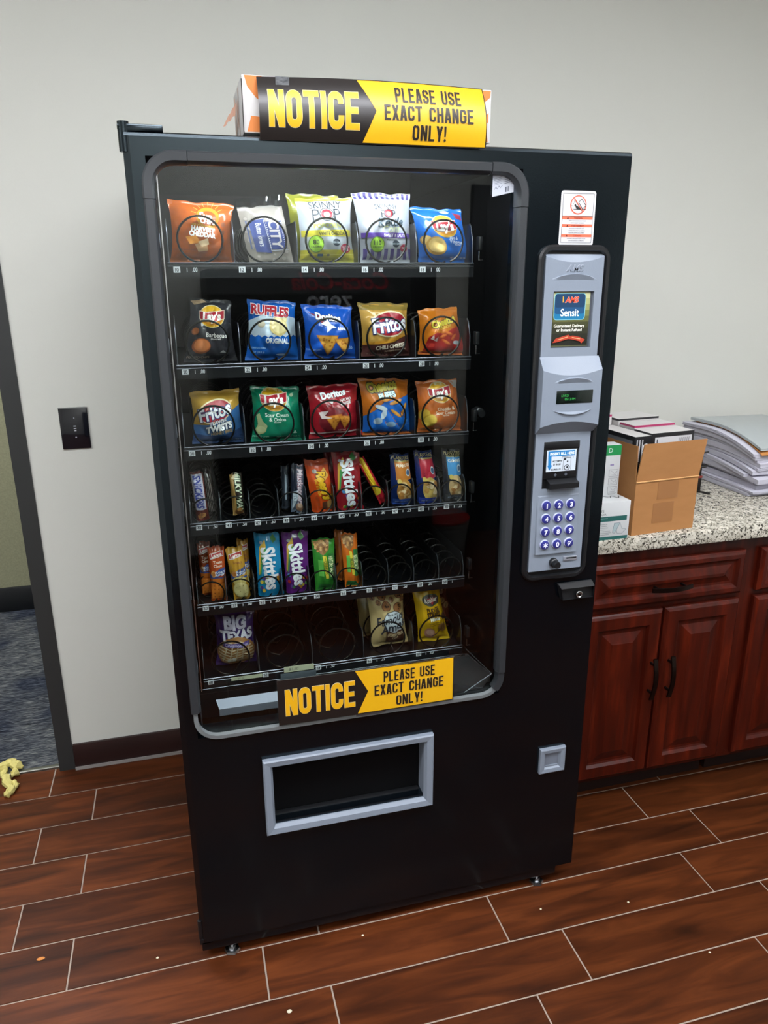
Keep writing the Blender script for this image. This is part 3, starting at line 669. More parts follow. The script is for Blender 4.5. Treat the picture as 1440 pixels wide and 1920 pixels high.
# warning sticker
q = MB(); sp = [p for a in rr_path(.836, 1.653, .9145, 1.7575, .005, 4) for p in a]; q.loft([[(x, -.0002, z) for x, z in sp], [(x, -.0008, z) for x, z in sp]], mat('sticker_white', '#c6c6c9', .45), True, True, True); st = q.build('warning_sticker', VM)
s = flat_sheet(.836, 1.653, .9145, 1.7575, -.0008)
s.line([(.06, .05), (.94, .05), (.94, .95), (.06, .95), (.06, .05)], .0008, '#333333'); s.rect(.065, .535, .935, .545, '#333333')
for z0, t_, ls in ((.48, 'WARNING', ['TIPPING OR ROCKING MAY CAUSE', 'SERIOUS INJURY OR DEATH']), (.34, 'AVERTISSEMENT', ['BASCULER OU PENCHER CETTE', 'DISTRIBUTRICE PEUT CAUSER DES', 'BLESSURES GRAVES OU LA MORT']), (.155, 'CUIDADO', ['INCLINAR O SACUDIR PUEDE CAUSAR', 'LESIONES GRAVES O LA MUERTE'])):
    s.rect(.065, z0, .935, z0+.052, '#d8664a'); s.text(t_, .52, z0+.026, .028, '#5a2018', bold=.02); s.poly([(.19, z0+.008), (.25, z0+.008), (.22, z0+.044)], '#2a1512')
    for i, l in enumerate(ls): s.text(l, .5, z0-.026-.040*i, .019, '#4a4a4a', xs=.9, bold=.01, maxw=.82)
s.ell(.5, .745, .235, .175, '#cf5f45'); s.ell(.5, .745, .205, .152, '#c6c6c9')
s.line([(.36, .665), (.72, .665)], .0011, '#222222'); s.line([(.50, .79), (.58, .855), (.72, .73), (.62, .675), (.50, .79)], .0011, '#222222')
s.poly([(.40, .725), (.44, .735), (.60, .672), (.46, .67)], '#222222'); s.ell(.405, .74, .022, .017, '#222222'); s.line([(.36, .76), (.33, .79)], .0007, '#222222'); s.line([(.39, .78), (.38, .82)], .0007, '#222222'); s.line([(.34, .72), (.30, .73)], .0007, '#222222')
s.line([(.37, .86), (.63, .625)], .0018, '#cf5f45'); s.build('sticker_print', st)
# control panel
pr = [p for a in rr_path(.797, .918, .950, 1.648, .024) for p in a]
frame_piece(pr[::-1], [(-.006, .002), (-.006, -.006), (-.002, -.010), (.004, -.010), (.007, -.004), (.007, .002)], M_BLK3, True).build('panel_surround', VM)
q = MB(); q.loft([[(x, -.0004, z) for x, z in pr], [(x, -.0012, z) for x, z in pr]], M_BLK3, True, True, True); q.build('panel_recess', VM)
px0, px1 = .806, .940
CP = MB()
def bar(z0, y0, z1, y1, x0=px0, x1=px1, yb=-.001, m=M_GREY):
    CP.loft([[(x0, yb, z0), (x1, yb, z0), (x1, y0, z0), (x0, y0, z0)], [(x0, yb, z1), (x1, yb, z1), (x1, y1, z1), (x0, y1, z1)]], m, True, True, True)
yf = -.009
# lower section with openings: build as strips around the bill acceptor recess
bz0, bz1, bx0_, bx1_ = 1.134, 1.243, .827, .915
bar(.937, yf, bz0, yf); bar(bz0, yf, bz1, yf, px0, bx0_); bar(bz0, yf, bz1, yf, bx1_, px1); bar(bz1, yf, 1.266, yf)
# middle bulge: curved shoulders
nx = 14
def bulge(zf, yfun, rows):
    loops = []
    for k in range(rows+1):
        loops.append([(px0-.002+(px1-px0+.006)*i/nx, *yfun(k/rows, abs(2*i/nx-1))) for i in range(nx+1)])
    CP.loft(loops, M_GREY, False, smooth=True)
yo = -.030
# under-shoulder, front, upper shoulder (edges arched across the width)
bulge(0, lambda f, a: (yf+(yo-yf)*f, 1.262+f*(.028-.010*a*a)), 2)
bulge(0, lambda f, a: (yo, 1.290-.010*a*a+f*(1.402-1.290+.010*a*a-.012*(1-a*a))), 4)
bulge(0, lambda f, a: (yo+(yf-yo)*f, (1.402-.012*(1-a*a))+f*(1.428-1.402+.012*(1-a*a))), 2)
for x in (px0-.002, px1+.004):
    CP.poly([(x, -.001, 1.262), (x, yf, 1.262), (x, yo, 1.280), (x, yo, 1.402), (x, yf, 1.428), (x, -.001, 1.428)], M_GREY)
# upper section with poster window
ux0, ux1, uz0, uz1 = .828, .922, 1.446, 1.562
bar(1.428, yf, uz0, yf); bar(uz0, yf, uz1, yf, px0, ux0); bar(uz0, yf, uz1, yf, ux1, px1)
# arched top with a lighter chamfer
loops = []
for i in range(nx+1):
    a = 2*i/nx-1; x = px0+(px1-px0)*i/nx; zt = 1.632-.012*(1-a*a)
    loops.append([(x, -.001, uz1), (x, yf, uz1), (x, yf, zt), (x, -.002, 1.636), (x, -.001, 1.636)])
CP.loft(loops, M_GREY, True, True, True)
cp = CP.build('control_panel', VM, 20)
# raised crescent lips
def crescent(xc, zc, hw, rise, depth, up, y, name):
    q = MB(); n = 16; A = []; B = []; C = []
    for i in range(n+1):
        a = 2*i/n-1; x = xc+hw*a; e_ = zc+up*rise*(1-a*a)
        A.append((x, y, e_)); B.append((x, y-depth*(1-abs(a)**3), e_-up*.0015)); C.append((x, y, e_-up*rise*.85*(1-a*a)-up*.004))
    q.loft([A, B, C], M_GREY, False, smooth=True); q.build(name, cp, 60)
crescent(.874, 1.587, .052, .011, .005, 1, yf+.0002, 'brow_lip'); crescent(.878, 1.376, .047, .010, .005, 1, yo+.0002, 'brow_lip'); crescent(.878, 1.318, .047, -.010, .005, 1, yo+.0002, 'chin_lip')
# embossed maker's letters, shade and highlight painted as offset dark and light copies
s = flat_sheet(.845, 1.600, .905, 1.614, yf); V, F = text2d('AMS', .03)
q = MB(); P = [(.874+(a+b_*.25)*.013*1.1, 1.6085+b_*.013) for a, b_ in V]; q.add([(x, yf-.0012, z) for x, z in P], F, M_GREY); q.add([(x+.0007, yf-.0003, z-.0008) for x, z in P], F, M_GREYD); q.add([(x-.0005, yf-.0006, z+.0006) for x, z in P], F, mat('panel_grey_painted_highlight', '#a8adba', .4)); q.build('raised_lettering', cp)
# poster behind its window
q = MB(); q.box((ux0, -.003, uz0), (ux1, -.0015, uz1), M_GREYD); q.build('poster_tray', cp)
q = MB(); q.box((ux0+.003, -.0045, uz0+.003), (ux1-.006, -.0032, uz1-.001), ink('#57583a')); po = q.build('poster', cp)
s = flat_sheet(ux0+.003, uz0+.003, ux1-.006, uz1-.001, -.0046); s.step = .00015
for i in range(9): s.rect(0, .02+.108*i, 1, .02+.108*i+.108, ['#1d1e18', '#25261c', '#303122', '#424429', '#585a33', '#6d7040', '#8b8f5a', '#9da06c', '#b3b588'][i])
for i in range(16):
    x = i/16; s.line([(x, .02), (min(1, x+.45), .02+.45*(min(1, x+.45)-x)/.45)], .0004, '#2a2b20')
rr = lambda x0, z0, x1, z1, r: [(x, z) for a in _rrs(x0, z0, x1, z1, r) for x, z in a]
def _rrs(x0, z0, x1, z1, r): return rr_path(x0, z0, x1, z1, r, 4)
s.poly(rr(.02, .49, .88, .975, .07), '#7fc4cf'); s.poly(rr(.035, .50, .865, .965, .06), '#1a6d96'); s.poly(rr(.035, .60, .865, .965, .06), '#1a4a72'); s.poly(rr(.035, .72, .865, .965, .06), '#163858')
s.text('AMS', .50, .86, .10, '#d8452e', shear=.2, bold=.04, out='#e8c9b0', ob=.02); s.rect(.24, .81, .27, .92, '#d7a03a')
s.text('Sensit', .46, .63, .14, '#f2f6f6', xs=.85, bold=.015); s.text('Guaranteed Delivery', .46, .385, .055, '#e9e9dc', bold=.02, maxw=.86); s.text('or Instant Refund', .46, .31, .055, '#e9e9dc', bold=.02, maxw=.74)
s.poly([(.02, .07), (.10, .15), (.45, .22), (.5, .19), (.56, .20), (.78, .17), (.92, .12), (.82, .05), (.78, .09), (.55, .13), (.45, .14), (.12, .08)], '#a63a26'); s.line([(.16, .125), (.44, .18)], .0016, '#e8a878'); s.line([(.55, .165), (.78, .135)], .0016, '#e8a878'); s.build('poster_print', cp)
# display
q = MB(); q.box((.838, yo-.0012, 1.330), (.925, yo+.002, 1.358), mat('lcd_dark', '#0a1410', .18, spec=.6), .001); q.build('display', cp)
s = flat_sheet(.838, 1.330, .925, 1.358, yo-.0013); M_LCD = mat('lcd_glow', '#1f6b2c', .5, emit='#3bd05a', es=.55)
for body, x, z in (('LIVE2?', .23, .63), ('05:12 PM', .37, .36)):
    V, F = text2d(body, .0); s.put([(x*s.W+a*.0052*.95, z*s.H+b_*.0052) for a, b_ in V], F, M_LCD)
s.build('display_text', cp)
# bill acceptor
q = MB(); q.box((bx0_, -.002, bz0), (bx1_, -.0012, bz1), M_BLK3); q.box((bx0_, -.010, 1.226), (bx1_, -.002, bz1), M_BLK3, .002); q.box((bx0_+.002, -.007, 1.158), (bx1_-.002, -.002, 1.226), M_BLK3, .001)
q.loft([[(.839, -.002, 1.136), (.911, -.002, 1.136), (.911, -.002, 1.158), (.839, -.002, 1.158)], [(.839, -.026, 1.138), (.911, -.026, 1.138), (.911, -.026, 1.150), (.839, -.026, 1.150)]], M_BLK3, True, True, True)
ba = q.build('bill_acceptor', cp)
s = flat_sheet(.836, 1.174, .909, 1.2235, -.0072); s.rect(0, 0, 1, 1, '#c3cdd6'); s.rect(.05, .70, .95, .95, '#2477b4'); s.text('INSERT BILL HERE', .52, .825, .125, '#e8f2fa', maxw=.82, bold=.03); s.poly([(.05, .72), (.16, .72), (.16, .30), (.20, .30), (.11, .06), (.03, .30), (.06, .30)], '#2477b4')
s.text('ACCEPTS', .36, .48, .085, '#2a2d33', bold=.02); s.text('$1 & $5', .36, .33, .085, '#2a2d33', bold=.02); s.text('EC/RELUX.', .34, .10, .08, '#2a2d33', bold=.02)
s.line([(.52, .56), (.52, .66), (.90, .66), (.90, .56)], .0007, '#2a2d33'); s.line([(.56, .05), (.58, .62), (.82, .62), (.84, .05)], .0008, '#2a2d33'); s.ell(.62, .55, .04, .05, '#2a2d33'); s.ell(.71, .44, .025, .04, '#2a2d33'); s.ell(.70, .16, .10, .13, '#2a2d33'); s.ell(.70, .16, .08, .10, '#c3cdd6'); s.ell(.71, .17, .04, .05, '#2a2d33'); s.build('bill_instructions', cp)
q = MB(); q.poly([(.856, -.0075, 1.166), (.860, -.0075, 1.170), (.864, -.0075, 1.166), (.860, -.0075, 1.162)], M_GREYD); q.poly([(.882, -.0075, 1.166), (.886, -.0075, 1.170), (.890, -.0075, 1.166), (.886, -.0075, 1.162)], M_GREYD); q.build('arrow_mark', cp)
# keypad
q = MB(); q.loft([[(.818, yf, .980), (.923, yf, .980), (.923, yf, 1.120), (.818, yf, 1.120)], [(.819, yf-.006, .980), (.922, yf-.006, .980), (.920, yf-.0015, 1.117), (.821, yf-.0015, 1.117)]], M_GREY, True, False, True); q.build('keypad_plate', cp)
M_KEYR = mat('key_blue', '#2c2f78', .3); M_KEYW = mat('key_white', '#aeb2cf', .4)
for r_, row in enumerate(('123', '456', '789', '*0C')):
    for c_, ch in enumerate(row):
        x = .8395+.0305*c_; z = 1.097-.031*r_; y = yf-.0022-.0012*r_
        k = MB(); k.lathe((x, y+.001, z), (0, -1, 0), [(0, .0118), (.003, .0118), (.0042, .0108)], M_KEYW, 20, False); k.lathe((x, y-.003, z), (0, -1, 0), [(0, .0108), (.0022, .0100), (.003, .0082)], M_KEYR, 20); ko = k.build('key', cp)
        s = flat_sheet(x-.01, z-.01, x+.01, z+.01, y-.0062)
        if ch == 'C': s.text('C', .40, .56, .40, '#dfe2f4', bold=.03); s.line([(.3, .2), (.75, .8)], .0016, '#dfe2f4')
        elif ch == '*':
            for a_ in (30, 90, 150): s.line([(.5-.3*cos(rad(a_)), .5-.3*sin(rad(a_))), (.5+.3*cos(rad(a_)), .5+.3*sin(rad(a_)))], .0022, '#dfe2f4')
        else: s.text(ch, .5, .5, .56, '#dfe2f4', bold=.04)
        o = s.mb.build('key_symbol', cp)
q = MB(); q.lathe((.868, yf, .956), (0, -1, 0), [(0, .011), (.008, .0105), (.010, .0085), (.022, .0085), (.024, .0075)], M_BLK3, 20); q.build('coin_knob', cp)
q = MB(); q.box((.893, yf-.003, .957), (.928, yf, .968), mat('coin_plate', '#9a9ea8', .35, .4), .001); q.box((.900, yf-.0034, .962), (.926, yf-.0028, .9652), M_BLK3); q.build('coin_slot', cp)
# lock handle
q = MB(); q.loft([[(.897, 0, .857), (.978, 0, .857), (.978, 0, .897), (.887, 0, .897)], [(.897, -.016, .858), (.977, -.016, .858), (.977, -.019, .888), (.890, -.019, .888)], [(.897, -.012, .858), (.977, -.010, .858), (.977, -.006, .897), (.888, -.006, .897)]], M_BLK3, True, True, True); lk = q.build('door_lock', VM)
q = MB(); q.lathe((.938, -.015, .870), (0, -1, 0), [(0, .0085), (.004, .0085), (.005, .007), (.0035, .0055), (.0035, 0)], M_STEEL, 18); q.lathe((.938, -.0195, .870), (0, -1, 0), [(0, .003), (.002, .003)], mat('dark_steel', '#3a3a3c', .3, 1.), 12); q.build('lock_cylinder', lk)
# ------------------------------------------------------------------ trays
TZ = [1.619, 1.420, 1.246, 1.075, .880, .697]; LIPZ = [1.620, 1.421, 1.250, 1.081, .889, .701]
TY = .12; TX0, TX1 = .060, .697
M_TRAY = mat('tray_steel', '#131418', .35, .4); M_LIP = mat('tray_lip', '#5d6066', .3, .8); M_DIV = mat('divider_steel', '#1d1f22', .3, .6)
def coil_mesh(r, turns, pitch, wire):
    P = []
    n = 26
    def add(th, y): P.append((r*sin(th), y, r-r*cos(th)+wire))
    for i in range(n+1):            # front loop, nearly flat
        f = i/n; add(.35+f*(2*pi-.5), .004+.006*f)
    for t_ in range(turns):
        y0 = .010+pitch*t_ if t_ else .010
        for i in range(1, n+1):
            f = i/n; e_ = min(1, f/.16); add(-.15+2*pi*f, y0+(pitch-.006)*e_+.006*f)
    q = MB(); q.tube(P, wire, M_WIRE, 6); o = q.build('coil'); me = o.data; bpy.data.objects.remove(o); return me
COIL_L = coil_mesh(.0435, 6, .066, .0022); COIL_S = coil_mesh(.0285, 8, .048, .0018)
div_me = {}
def divider(h):
    if h in div_me: return div_me[h]
    q = MB(); sh = [(0, .002), (0, h*.55), (.012, h*.92), (.022, h), (.45, h), (.45, .002)]
    q.loft([[(-.0007, y, z) for y, z in sh], [(.0007, y, z) for y, z in sh]], M_DIV, True, True, True)
    q.tube([(0, -.001, .002), (0, -.001, h*.55), (0, .011, h*.93), (0, .02, h+.001)], .0011, M_LIP, 5)
    o = q.build('divider'); div_me[h] = o.data; bpy.data.objects.remove(o); return div_me[h]
M_TAGW = mat('tag_white', '#c4c6ca', .5)
prices = {10:'1 .00',12:'1 .00',14:'1 .00',16:'1 .00',18:'1 .00',20:'1 .00',22:'1 .00',24:'1 .00',26:'1 .00',28:'1 .00',30:'1 .00',32:'1 .00',34:'1 .00',36:'1 .00',38:'1 .00',
 40:'1 .50',41:'1 .50',42:'1 .50',43:'1 .50',44:'1 .50',45:'1 .50',46:'1 .50',47:'1 .25',48:'1 .25',49:'1 .25',50:'1 .00',51:'1 .00',52:'1 .50',53:'1 .50',54:'',55:'.40',56:'1 .25',57:'.50',58:'.50',59:'1',
 60:'',62:'',64:'1 .50',66:'1 .25',68:'1 .00'}
ROWS = [5, 5, 5, 10, 10, 5]
for r_, ncol in enumerate(ROWS):
    tz, lz = TZ[r_], LIPZ[r_]; wide = ncol == 5; pit = .127 if wide else .0635
    q = MB(); q.box((TX0, TY+.004, tz-.004), (TX1, .60, tz-.001), M_TRAY)
    q.box((TX0-.002, TY, lz-.028), (TX1+.002, TY+.004, lz), M_TRAY)
    T = q.build('tray', VM)
    q = MB(); q.tube([(TX0-.002, TY, lz), (TX1+.002, TY, lz)], .0016, M_LIP, 6); q.tube([(TX0-.002, TY-.001, lz-.006), (TX1+.002, TY-.001, lz-.006)], .0009, M_LIP, 6); q.build('front_lip', T)
    h = .082 if wide else .066
    if r_ == 5: h = .075
    for c_ in range(ncol+1):
        if 0 < c_ < ncol or True:
            o = bpy.data.objects.new('divider', divider(h)); COL.objects.link(o); o.parent = T; o.location = Vector((TX0+.0007+(TX1-TX0-.0014)*c_/ncol, TY+.003, tz)) - wloc(T)
    for c_ in range(ncol):
        o = bpy.data.objects.new('coil', COIL_L if wide else COIL_S); COL.objects.link(o); o.parent = T
        o.location = Vector((TX0+pit*(c_+.5), TY+.001, tz)) - wloc(T)
        num = (r_+1)*10 + (c_*2 if wide else c_); x = TX0+.0145+pit*c_ + (.0 if wide else .002); zt = lz-.0125 if r_ < 3 else lz-.009
        k = MB(); k.box((x-.0065, TY-.0015, zt-.0055), (x+.0065, TY, zt+.0055), M_TAGW); 
        V, F = text2d(str(num), .02); k.add([(x+a*.0075*.85, TY-.0018, zt+b_*.0075) for a, b_ in V], F, ink('#202226')); k.build('number_tag', T)
        if prices[num]:
            pr_ = prices[num]; k = MB(); dx = 0
            for part, hh, up in ((pr_.split(' ')[0], .0085, 0), (pr_.split(' ')[1] if ' ' in pr_ else '', .0085, .0002)):
                if part:
                    V, F = text2d(part, .012); xx = x+.0195+dx + (.006 if part.startswith('.') else 0); k.add([(xx+a*hh*.72, TY-.0006, zt+up+b_*hh) for a, b_ in V], F, ink('#d6d8dc'))
                dx += .009
            k.build('price_digits', T)
    # side latches that carry the tray
    for x in (TX0-.017, TX1+.012):
        k = MB(); k.box((x-.004, TY-.012, tz+.028), (x+.005, TY+.006, tz+.056), M_ALU if x < .3 else M_BLK3, .002); k.tube([(x-.003, TY-.012, tz+.026), (x-.003, TY-.012, tz+.008), (x+.006, TY-.012, tz+.008)], .0013, M_STEEL, 6); k.build('side_latch', T)
# hand-lettered price slips on the bottom tray
for x0, z0, x1, z1, txt in ((.121, .6895, .193, .6985, '$1.00'), (.245, .6925, .317, .7075, '$1.50')):
    k = MB(); k.box((x0, TY-.004, z0), (x1, TY-.0035, z1), mat('slip_paper', '#a7aa90', .7)); o = k.build('price_slip', VM)
    s = flat_sheet(x0, z0, x1, z1, TY-.0041); s.text(txt, .32, .5, .5, '#4d5048', shear=.2, bold=0); s.build('slip_writing', o)
k = MB(); k.box((.236, TY-.006, .672), (.322, TY-.005, .691), mat('torn_tape', '#4a5157', .2, bump=(60, 1.)), .0004); k.build('clear_tape', VM)
# delivery hopper behind the bottom of the glass
k = MB(); k.box((.047, TY-.002, .60), (.74, TY+.002, .664), M_BLK2); k.tube([(.047, TY-.003, .6765), (.70, TY-.003, .6765)], .0008, M_LIP, 6); k.box((.047, TY-.001, .664), (.74, TY+.001, .676), M_BLK2); k.build('hopper_front', VM)
k = MB(); k.loft([[(.088, .098, .612), (.088, .098, .630), (.082, .118, .645), (.082, .121, .645), (.0905, .101, .6315), (.0905, .101, .612)], [(.60, .098, .612), (.60, .098, .630), (.60, .118, .645), (.60, .121, .645), (.60, .101, .6315), (.60, .101, .612)]], M_ALU, True, True, True); k.build('hopper_bar', VM)
k = MB(); k.box((.046, .02, .600), (.0475, TY, .672), mat('hopper_side', '#23252e', .3)); k.build('hopper_side', VM)
k = MB(); k.poly([(.40, .03, .626), (.72, .03, .626), (.742, .03, .66), (.712, .118, .676), (.40, .118, .676)], mat('hopper_plate', '#0c0a0a', .12, spec=.6)); k.poly([(.40, .03, .624), (.40, .118, .674), (.712, .118, .674), (.742, .03, .658), (.72, .03, .624)], M_BLK2)
k.tube([(.708, .116, .690), (.738, .02, .668)], .0011, M_LIP, 6); k.tube([(.738, .02, .668), (.665, .012, .632)], .0011, M_LIP, 6); k.build('hopper_plate', VM)
k = MB(); k.lathe((.725, .14, 1.292), (0, -1, 0), [(0, .012), (.02, .012), (.022, .009), (.034, .008)], M_BLK3, 14); k.build('lock_boss', VM)
# ------------------------------------------------------------------ snack bags and bars
YB = .165
def pouch(name, lab, cat, C, body, art, group, front=.030, back=.018, seed=0, y=YB, seal=.055, inset=.05, wr=1.3, seal_c=None, lean=.006, nu=30, nv=36, m=None):
    """a filled pouch: C = four outline corners (x,z) TL,TR,BR,BL; art(sheet) prints on its front"""
    TL, TR, BR, BL = [Vector(c) for c in C]
    Wd = ((TR-TL).length+(BR-BL).length)/2; Hd = ((TL-BL).length+(TR-BR).length)/2
    def prof(t):
        f = (t-seal)/(1-2*seal)
        return 0. if f <= 0 or f >= 1 else sin(pi*f)**.55
    def S(s, t, sd=-1):
        top = TL.lerp(TR, s); bot = BL.lerp(BR, s); p = bot.lerp(top, t)
        pf = prof(t); p = p + (TR-TL+BR-BL).normalized()*(-(s-.5)*Wd*inset*2*pf)
        b = (1-abs(2*s-1)**2.4)*pf; env = min(1, 4*min(s, 1-s, t, 1-t)+.15)
        nz = noise.noise(Vector((s*3.1+seed*7.3, t*3.6, seed*1.7)))*.006 - abs(noise.noise(Vector((s*4.2, t*3.2+seed*3.1, 5.+seed))))*.010
        nz += (.003*sin((s-.5)*(38+seed % 5)+seed)*max(0, (t-.72)/.28)**1.5 + .003*sin((s-.5)*34+2*seed)*max(0, (.24-t)/.24)**1.5)*pf
        sealw = (.0025*sin(7*s+seed*1.3)+.0016*sin(15*s+seed))*(1-pf)
        yy = y + lean*t + (sd*(front if sd < 0 else back)*b) - sd*nz*wr*env*.8*(.35 if sd > 0 else 1)*(1 if pf else .3) + sealw
        zz = p.y + ((.0014*sin(9*s+seed)+.001*sin(21*s+2*seed))*max(0, t-.9)/.1)
        return (p.x, yy, zz)
    base = Vector(((TL.x+TR.x+BR.x+BL.x)/4, y, min(BL.y, BR.y)))
    t_ = thing(name, lab, cat, base, group)
    q = MB(); mb_ = m or foil(body); ms = foil(seal_c) if seal_c else mb_
    tv = [0, seal*.5, seal]+[seal+(1-2*seal)*(i/(nv-4)) for i in range(1, nv-4)]+[1-seal, 1-seal*.5, 1]
    n = nu+1
    for sd in (-1, 1):
        V = [S(i/nu, t, sd) for t in tv for i in range(n)]; F = []; Fs = []
        for j in range(len(tv)-1):
            for i in range(nu):
                f = (j*n+i, j*n+i+1, (j+1)*n+i+1, (j+1)*n+i); f = f if sd < 0 else f[::-1]
                (Fs if (tv[j+1] <= seal+1e-6 or tv[j] >= 1-seal-1e-6) else F).append(f)
        q.add(V, F, mb_, True)
        o_ = len(q.v)-len(V); i_ = q.mi(ms)
        for f in Fs: q.f.append([o_+k for k in f]); q.m.append(i_); q.sm.append(True)
    q.build('wrapper', t_, 80)
    sh = Sheet(lambda s, t: S(min(max(s, 0), 1), min(max(t, 0), 1), -1), Wd, Hd, step=.0005, maxlen=.0055)
    if art: art(sh); sh.build('front_print', t_)
    return t_
def lays(s, x, y, w, ribbon='#a3182b'):
    r = w; a = s.W/s.H
    s.ell(x, y, r*1.06, r*a*.80, '#d9c9a0'); s.ell(x, y, r, r*a*.75, '#d9a520'); s.ell(x, y-.12*r*a, r*.9, r*a*.5, '#b9791a')
    s.poly([(x-r*1.08, y+.36*r*a), (x-r*.4, y+.30*r*a), (x+r*.3, y+.38*r*a), (x+r*1.08, y+.50*r*a), (x+r*1.05, y-.16*r*a), (x+r*.3, y-.36*r*a), (x-r*.4, y-.40*r*a), (x-r*1.03, y-.22*r*a)], '#e0d2c0')
    s.poly([(x-r*1.03, y+.32*r*a), (x-r*.4, y+.25*r*a), (x+r*.3, y+.33*r*a), (x+r*1.03, y+.45*r*a), (x+r*1.0, y-.12*r*a), (x+r*.3, y-.31*r*a), (x-r*.4, y-.35*r*a), (x-r*.98, y-.18*r*a)], ribbon)
    s.text("Lay's", x, y+.02*r*a, r*a*.60, '#f2eee8', 3, xs=.95, bold=.045, shear=.12, maxw=r*1.75)
def fritos(s, x, y, w, rot=8):
    a = s.W/s.H
    s.ell(x, y, w*1.12, w*a*.66, '#e9d9b0', rot=rot); s.ell(x, y, w*1.05, w*a*.58, '#a31a2c', rot=rot)
    s.text('Fritos', x, y, w*a*.72, '#efeef2', rot, bold=.03, shear=.1, out='#27356b', ob=.05, maxw=w*2.1)
def crisp(s, x, y, rx, c='#c79a45', c2='#e0be73', rot=0):
    a = s.W/s.H; s.ell(x, y, rx, rx*a*.82, c, 18, rot); s.ell(x+rx*.06, y+rx*a*.06, rx*.84, rx*a*.66, c2, 18, rot)
def tri_chip(s, x, y, r, rot, c='#b8752a', c2='#d49a3f'):
    a = s.W/s.H
    for k, cc in ((1, c), (.84, c2)): s.poly([(x+r*k*cos(rad(rot+120*i)), y+r*k*a*sin(rad(rot+120*i))) for i in range(3)], cc)
    rn = random.Random(int(x*999))
    for _ in range(9):
        u, v = rn.uniform(-.35, .35), rn.uniform(-.3, .3); s.ell(x+r*u, y+r*a*v, r*.09, r*a*.06, '#a8641f', 6)
def badge(s, x, y, r, c, t1, t2, tc='#1d2a18'):
    a = s.W/s.H; s.ell(x, y, r*1.1, r*a*1.1, '#54702a', 20); s.ell(x, y, r, r*a, c, 20); s.text(t1, x, y+.25*r*a, r*a*.62, tc, bold=.02); s.text(t2, x, y-.35*r*a, r*a*.24, tc)
G1, G2, G3, G4, G5, G6 = ('snacks on the top shelf', 'snacks on the second shelf', 'snacks on the third shelf', 'snacks on the fourth shelf', 'snacks on the fifth shelf', 'snacks on the bottom shelf')
# ---- top shelf
def a_sun(s):
    for i in range(9):
        q = rad(20+17.5*i); s.line([(.60+.20*cos(q), .74+.19*sin(q)), (.60+.28*cos(q), .74+.26*sin(q))], .0013, '#d8a63a')
    s.ell(.60, .74, .19, .17, '#c98a1e'); s.ell(.60, .73, .14, .12, '#b3521a'); s.text('Sun', .56, .765, .12, '#efe6d8', -4, bold=.04, shear=.2); s.text('CHIPS', .60, .675, .075, '#efe6d8', -6, bold=.05)
    s.text('100% WHOLE GRAIN', .52, .605, .035, '#d8a63a', -5); s.text('HARVEST', .52, .545, .075, '#f0e8dc', -5, bold=.06); s.text('CHEDDAR', .51, .462, .075, '#f0e8dc', -5, bold=.06)
    s.poly([(.22, .42), (.40, .44), (.48, .33), (.30, .30)], '#d98a2e'); s.poly([(.38, .30), (.58, .36), (.60, .20), (.44, .18)], '#d0a070'); s.poly([(.43, .34), (.60, .40), (.62, .30), (.5, .26)], '#e6c59a')
    s.text('WHOLE GRAIN SNACKS', .22, .215, .028, '#7a3a12'); s.text('1 OZ (28.3 g)', .2, .14, .03, '#7a3a12')
    for i in range(4): s.rect(.83, .22+.13*i, .89, .29+.13*i, '#8a4416')
pouch('chip_bag', 'orange harvest cheddar chip bag in slot 10 of the top shelf', 'snack bag', ((.067,1.740),(.197,1.733),(.187,1.621),(.063,1.621)), '#b85b1e', a_sun, G1, seed=1)
def a_city(s):
    rn = random.Random(5)
    for _ in range(34):
        x, y = rn.uniform(.08, .92), rn.uniform(.06, .80); r = rn.uniform(.035, .06); s.ell(x, y, r, r*.7, '#857e76', 9); s.ell(x, y, r*.86, r*.6, '#aaa198', 9)
    s.poly([(.16, .74), (.52, .78), (.54, .18), (.20, .20)], '#3b4a86'); s.poly([(.50, .72), (.90, .74), (.92, .26), (.54, .24)], '#2f3f7c'); s.line([(.50, .76), (.54, .22), (.95, .24)], .0012, '#b9bccb')
    for i in range(12): s.ell(.54+.02*(i % 1), .28+.038*i, .014, .009, '#c9ccd8', 6); s.ell(.88, .30+.037*i, .014, .009, '#c9ccd8', 6)
    s.text('CITY', .71, .50, .19, '#b7b2b4', -90, bold=.03, xs=.85); s.text('Butter lovers', .37, .50, .105, '#d3d3da', -90, bold=.02, maxw=.5); s.rect(.10, .25, .13, .75, '#5d688f')
    s.text('NET WT', .95, .5, .03, '#55504c', -90)
t = pouch('popcorn_pack', 'clear wrapped tan popcorn pack with blue sideways lettering in slot 12', 'snack bag', ((.202,1.728),(.293,1.734),(.313,1.621),(.222,1.621)), '#9c948c', a_city, G1, front=.012, back=.010, seed=2, inset=.0, wr=.5, seal=.02)
k = MB(); P = [[(.202+.091*i/12, YB+.004+.004*sin(i*1.7), 1.726+.006*i/12) for i in range(13)], [(.200+.094*i/12, YB-.004+.005*sin(i*2.3+1), 1.737+.006*i/12) for i in range(13)], [(.198+.098*i/12, YB+.005*sin(i*1.9+2), 1.744+.009*i/12+.001*sin(i*3)) for i in range(13)]]
k.loft(P, M_CLEAR, False, smooth=True); k.build('film_top', t)
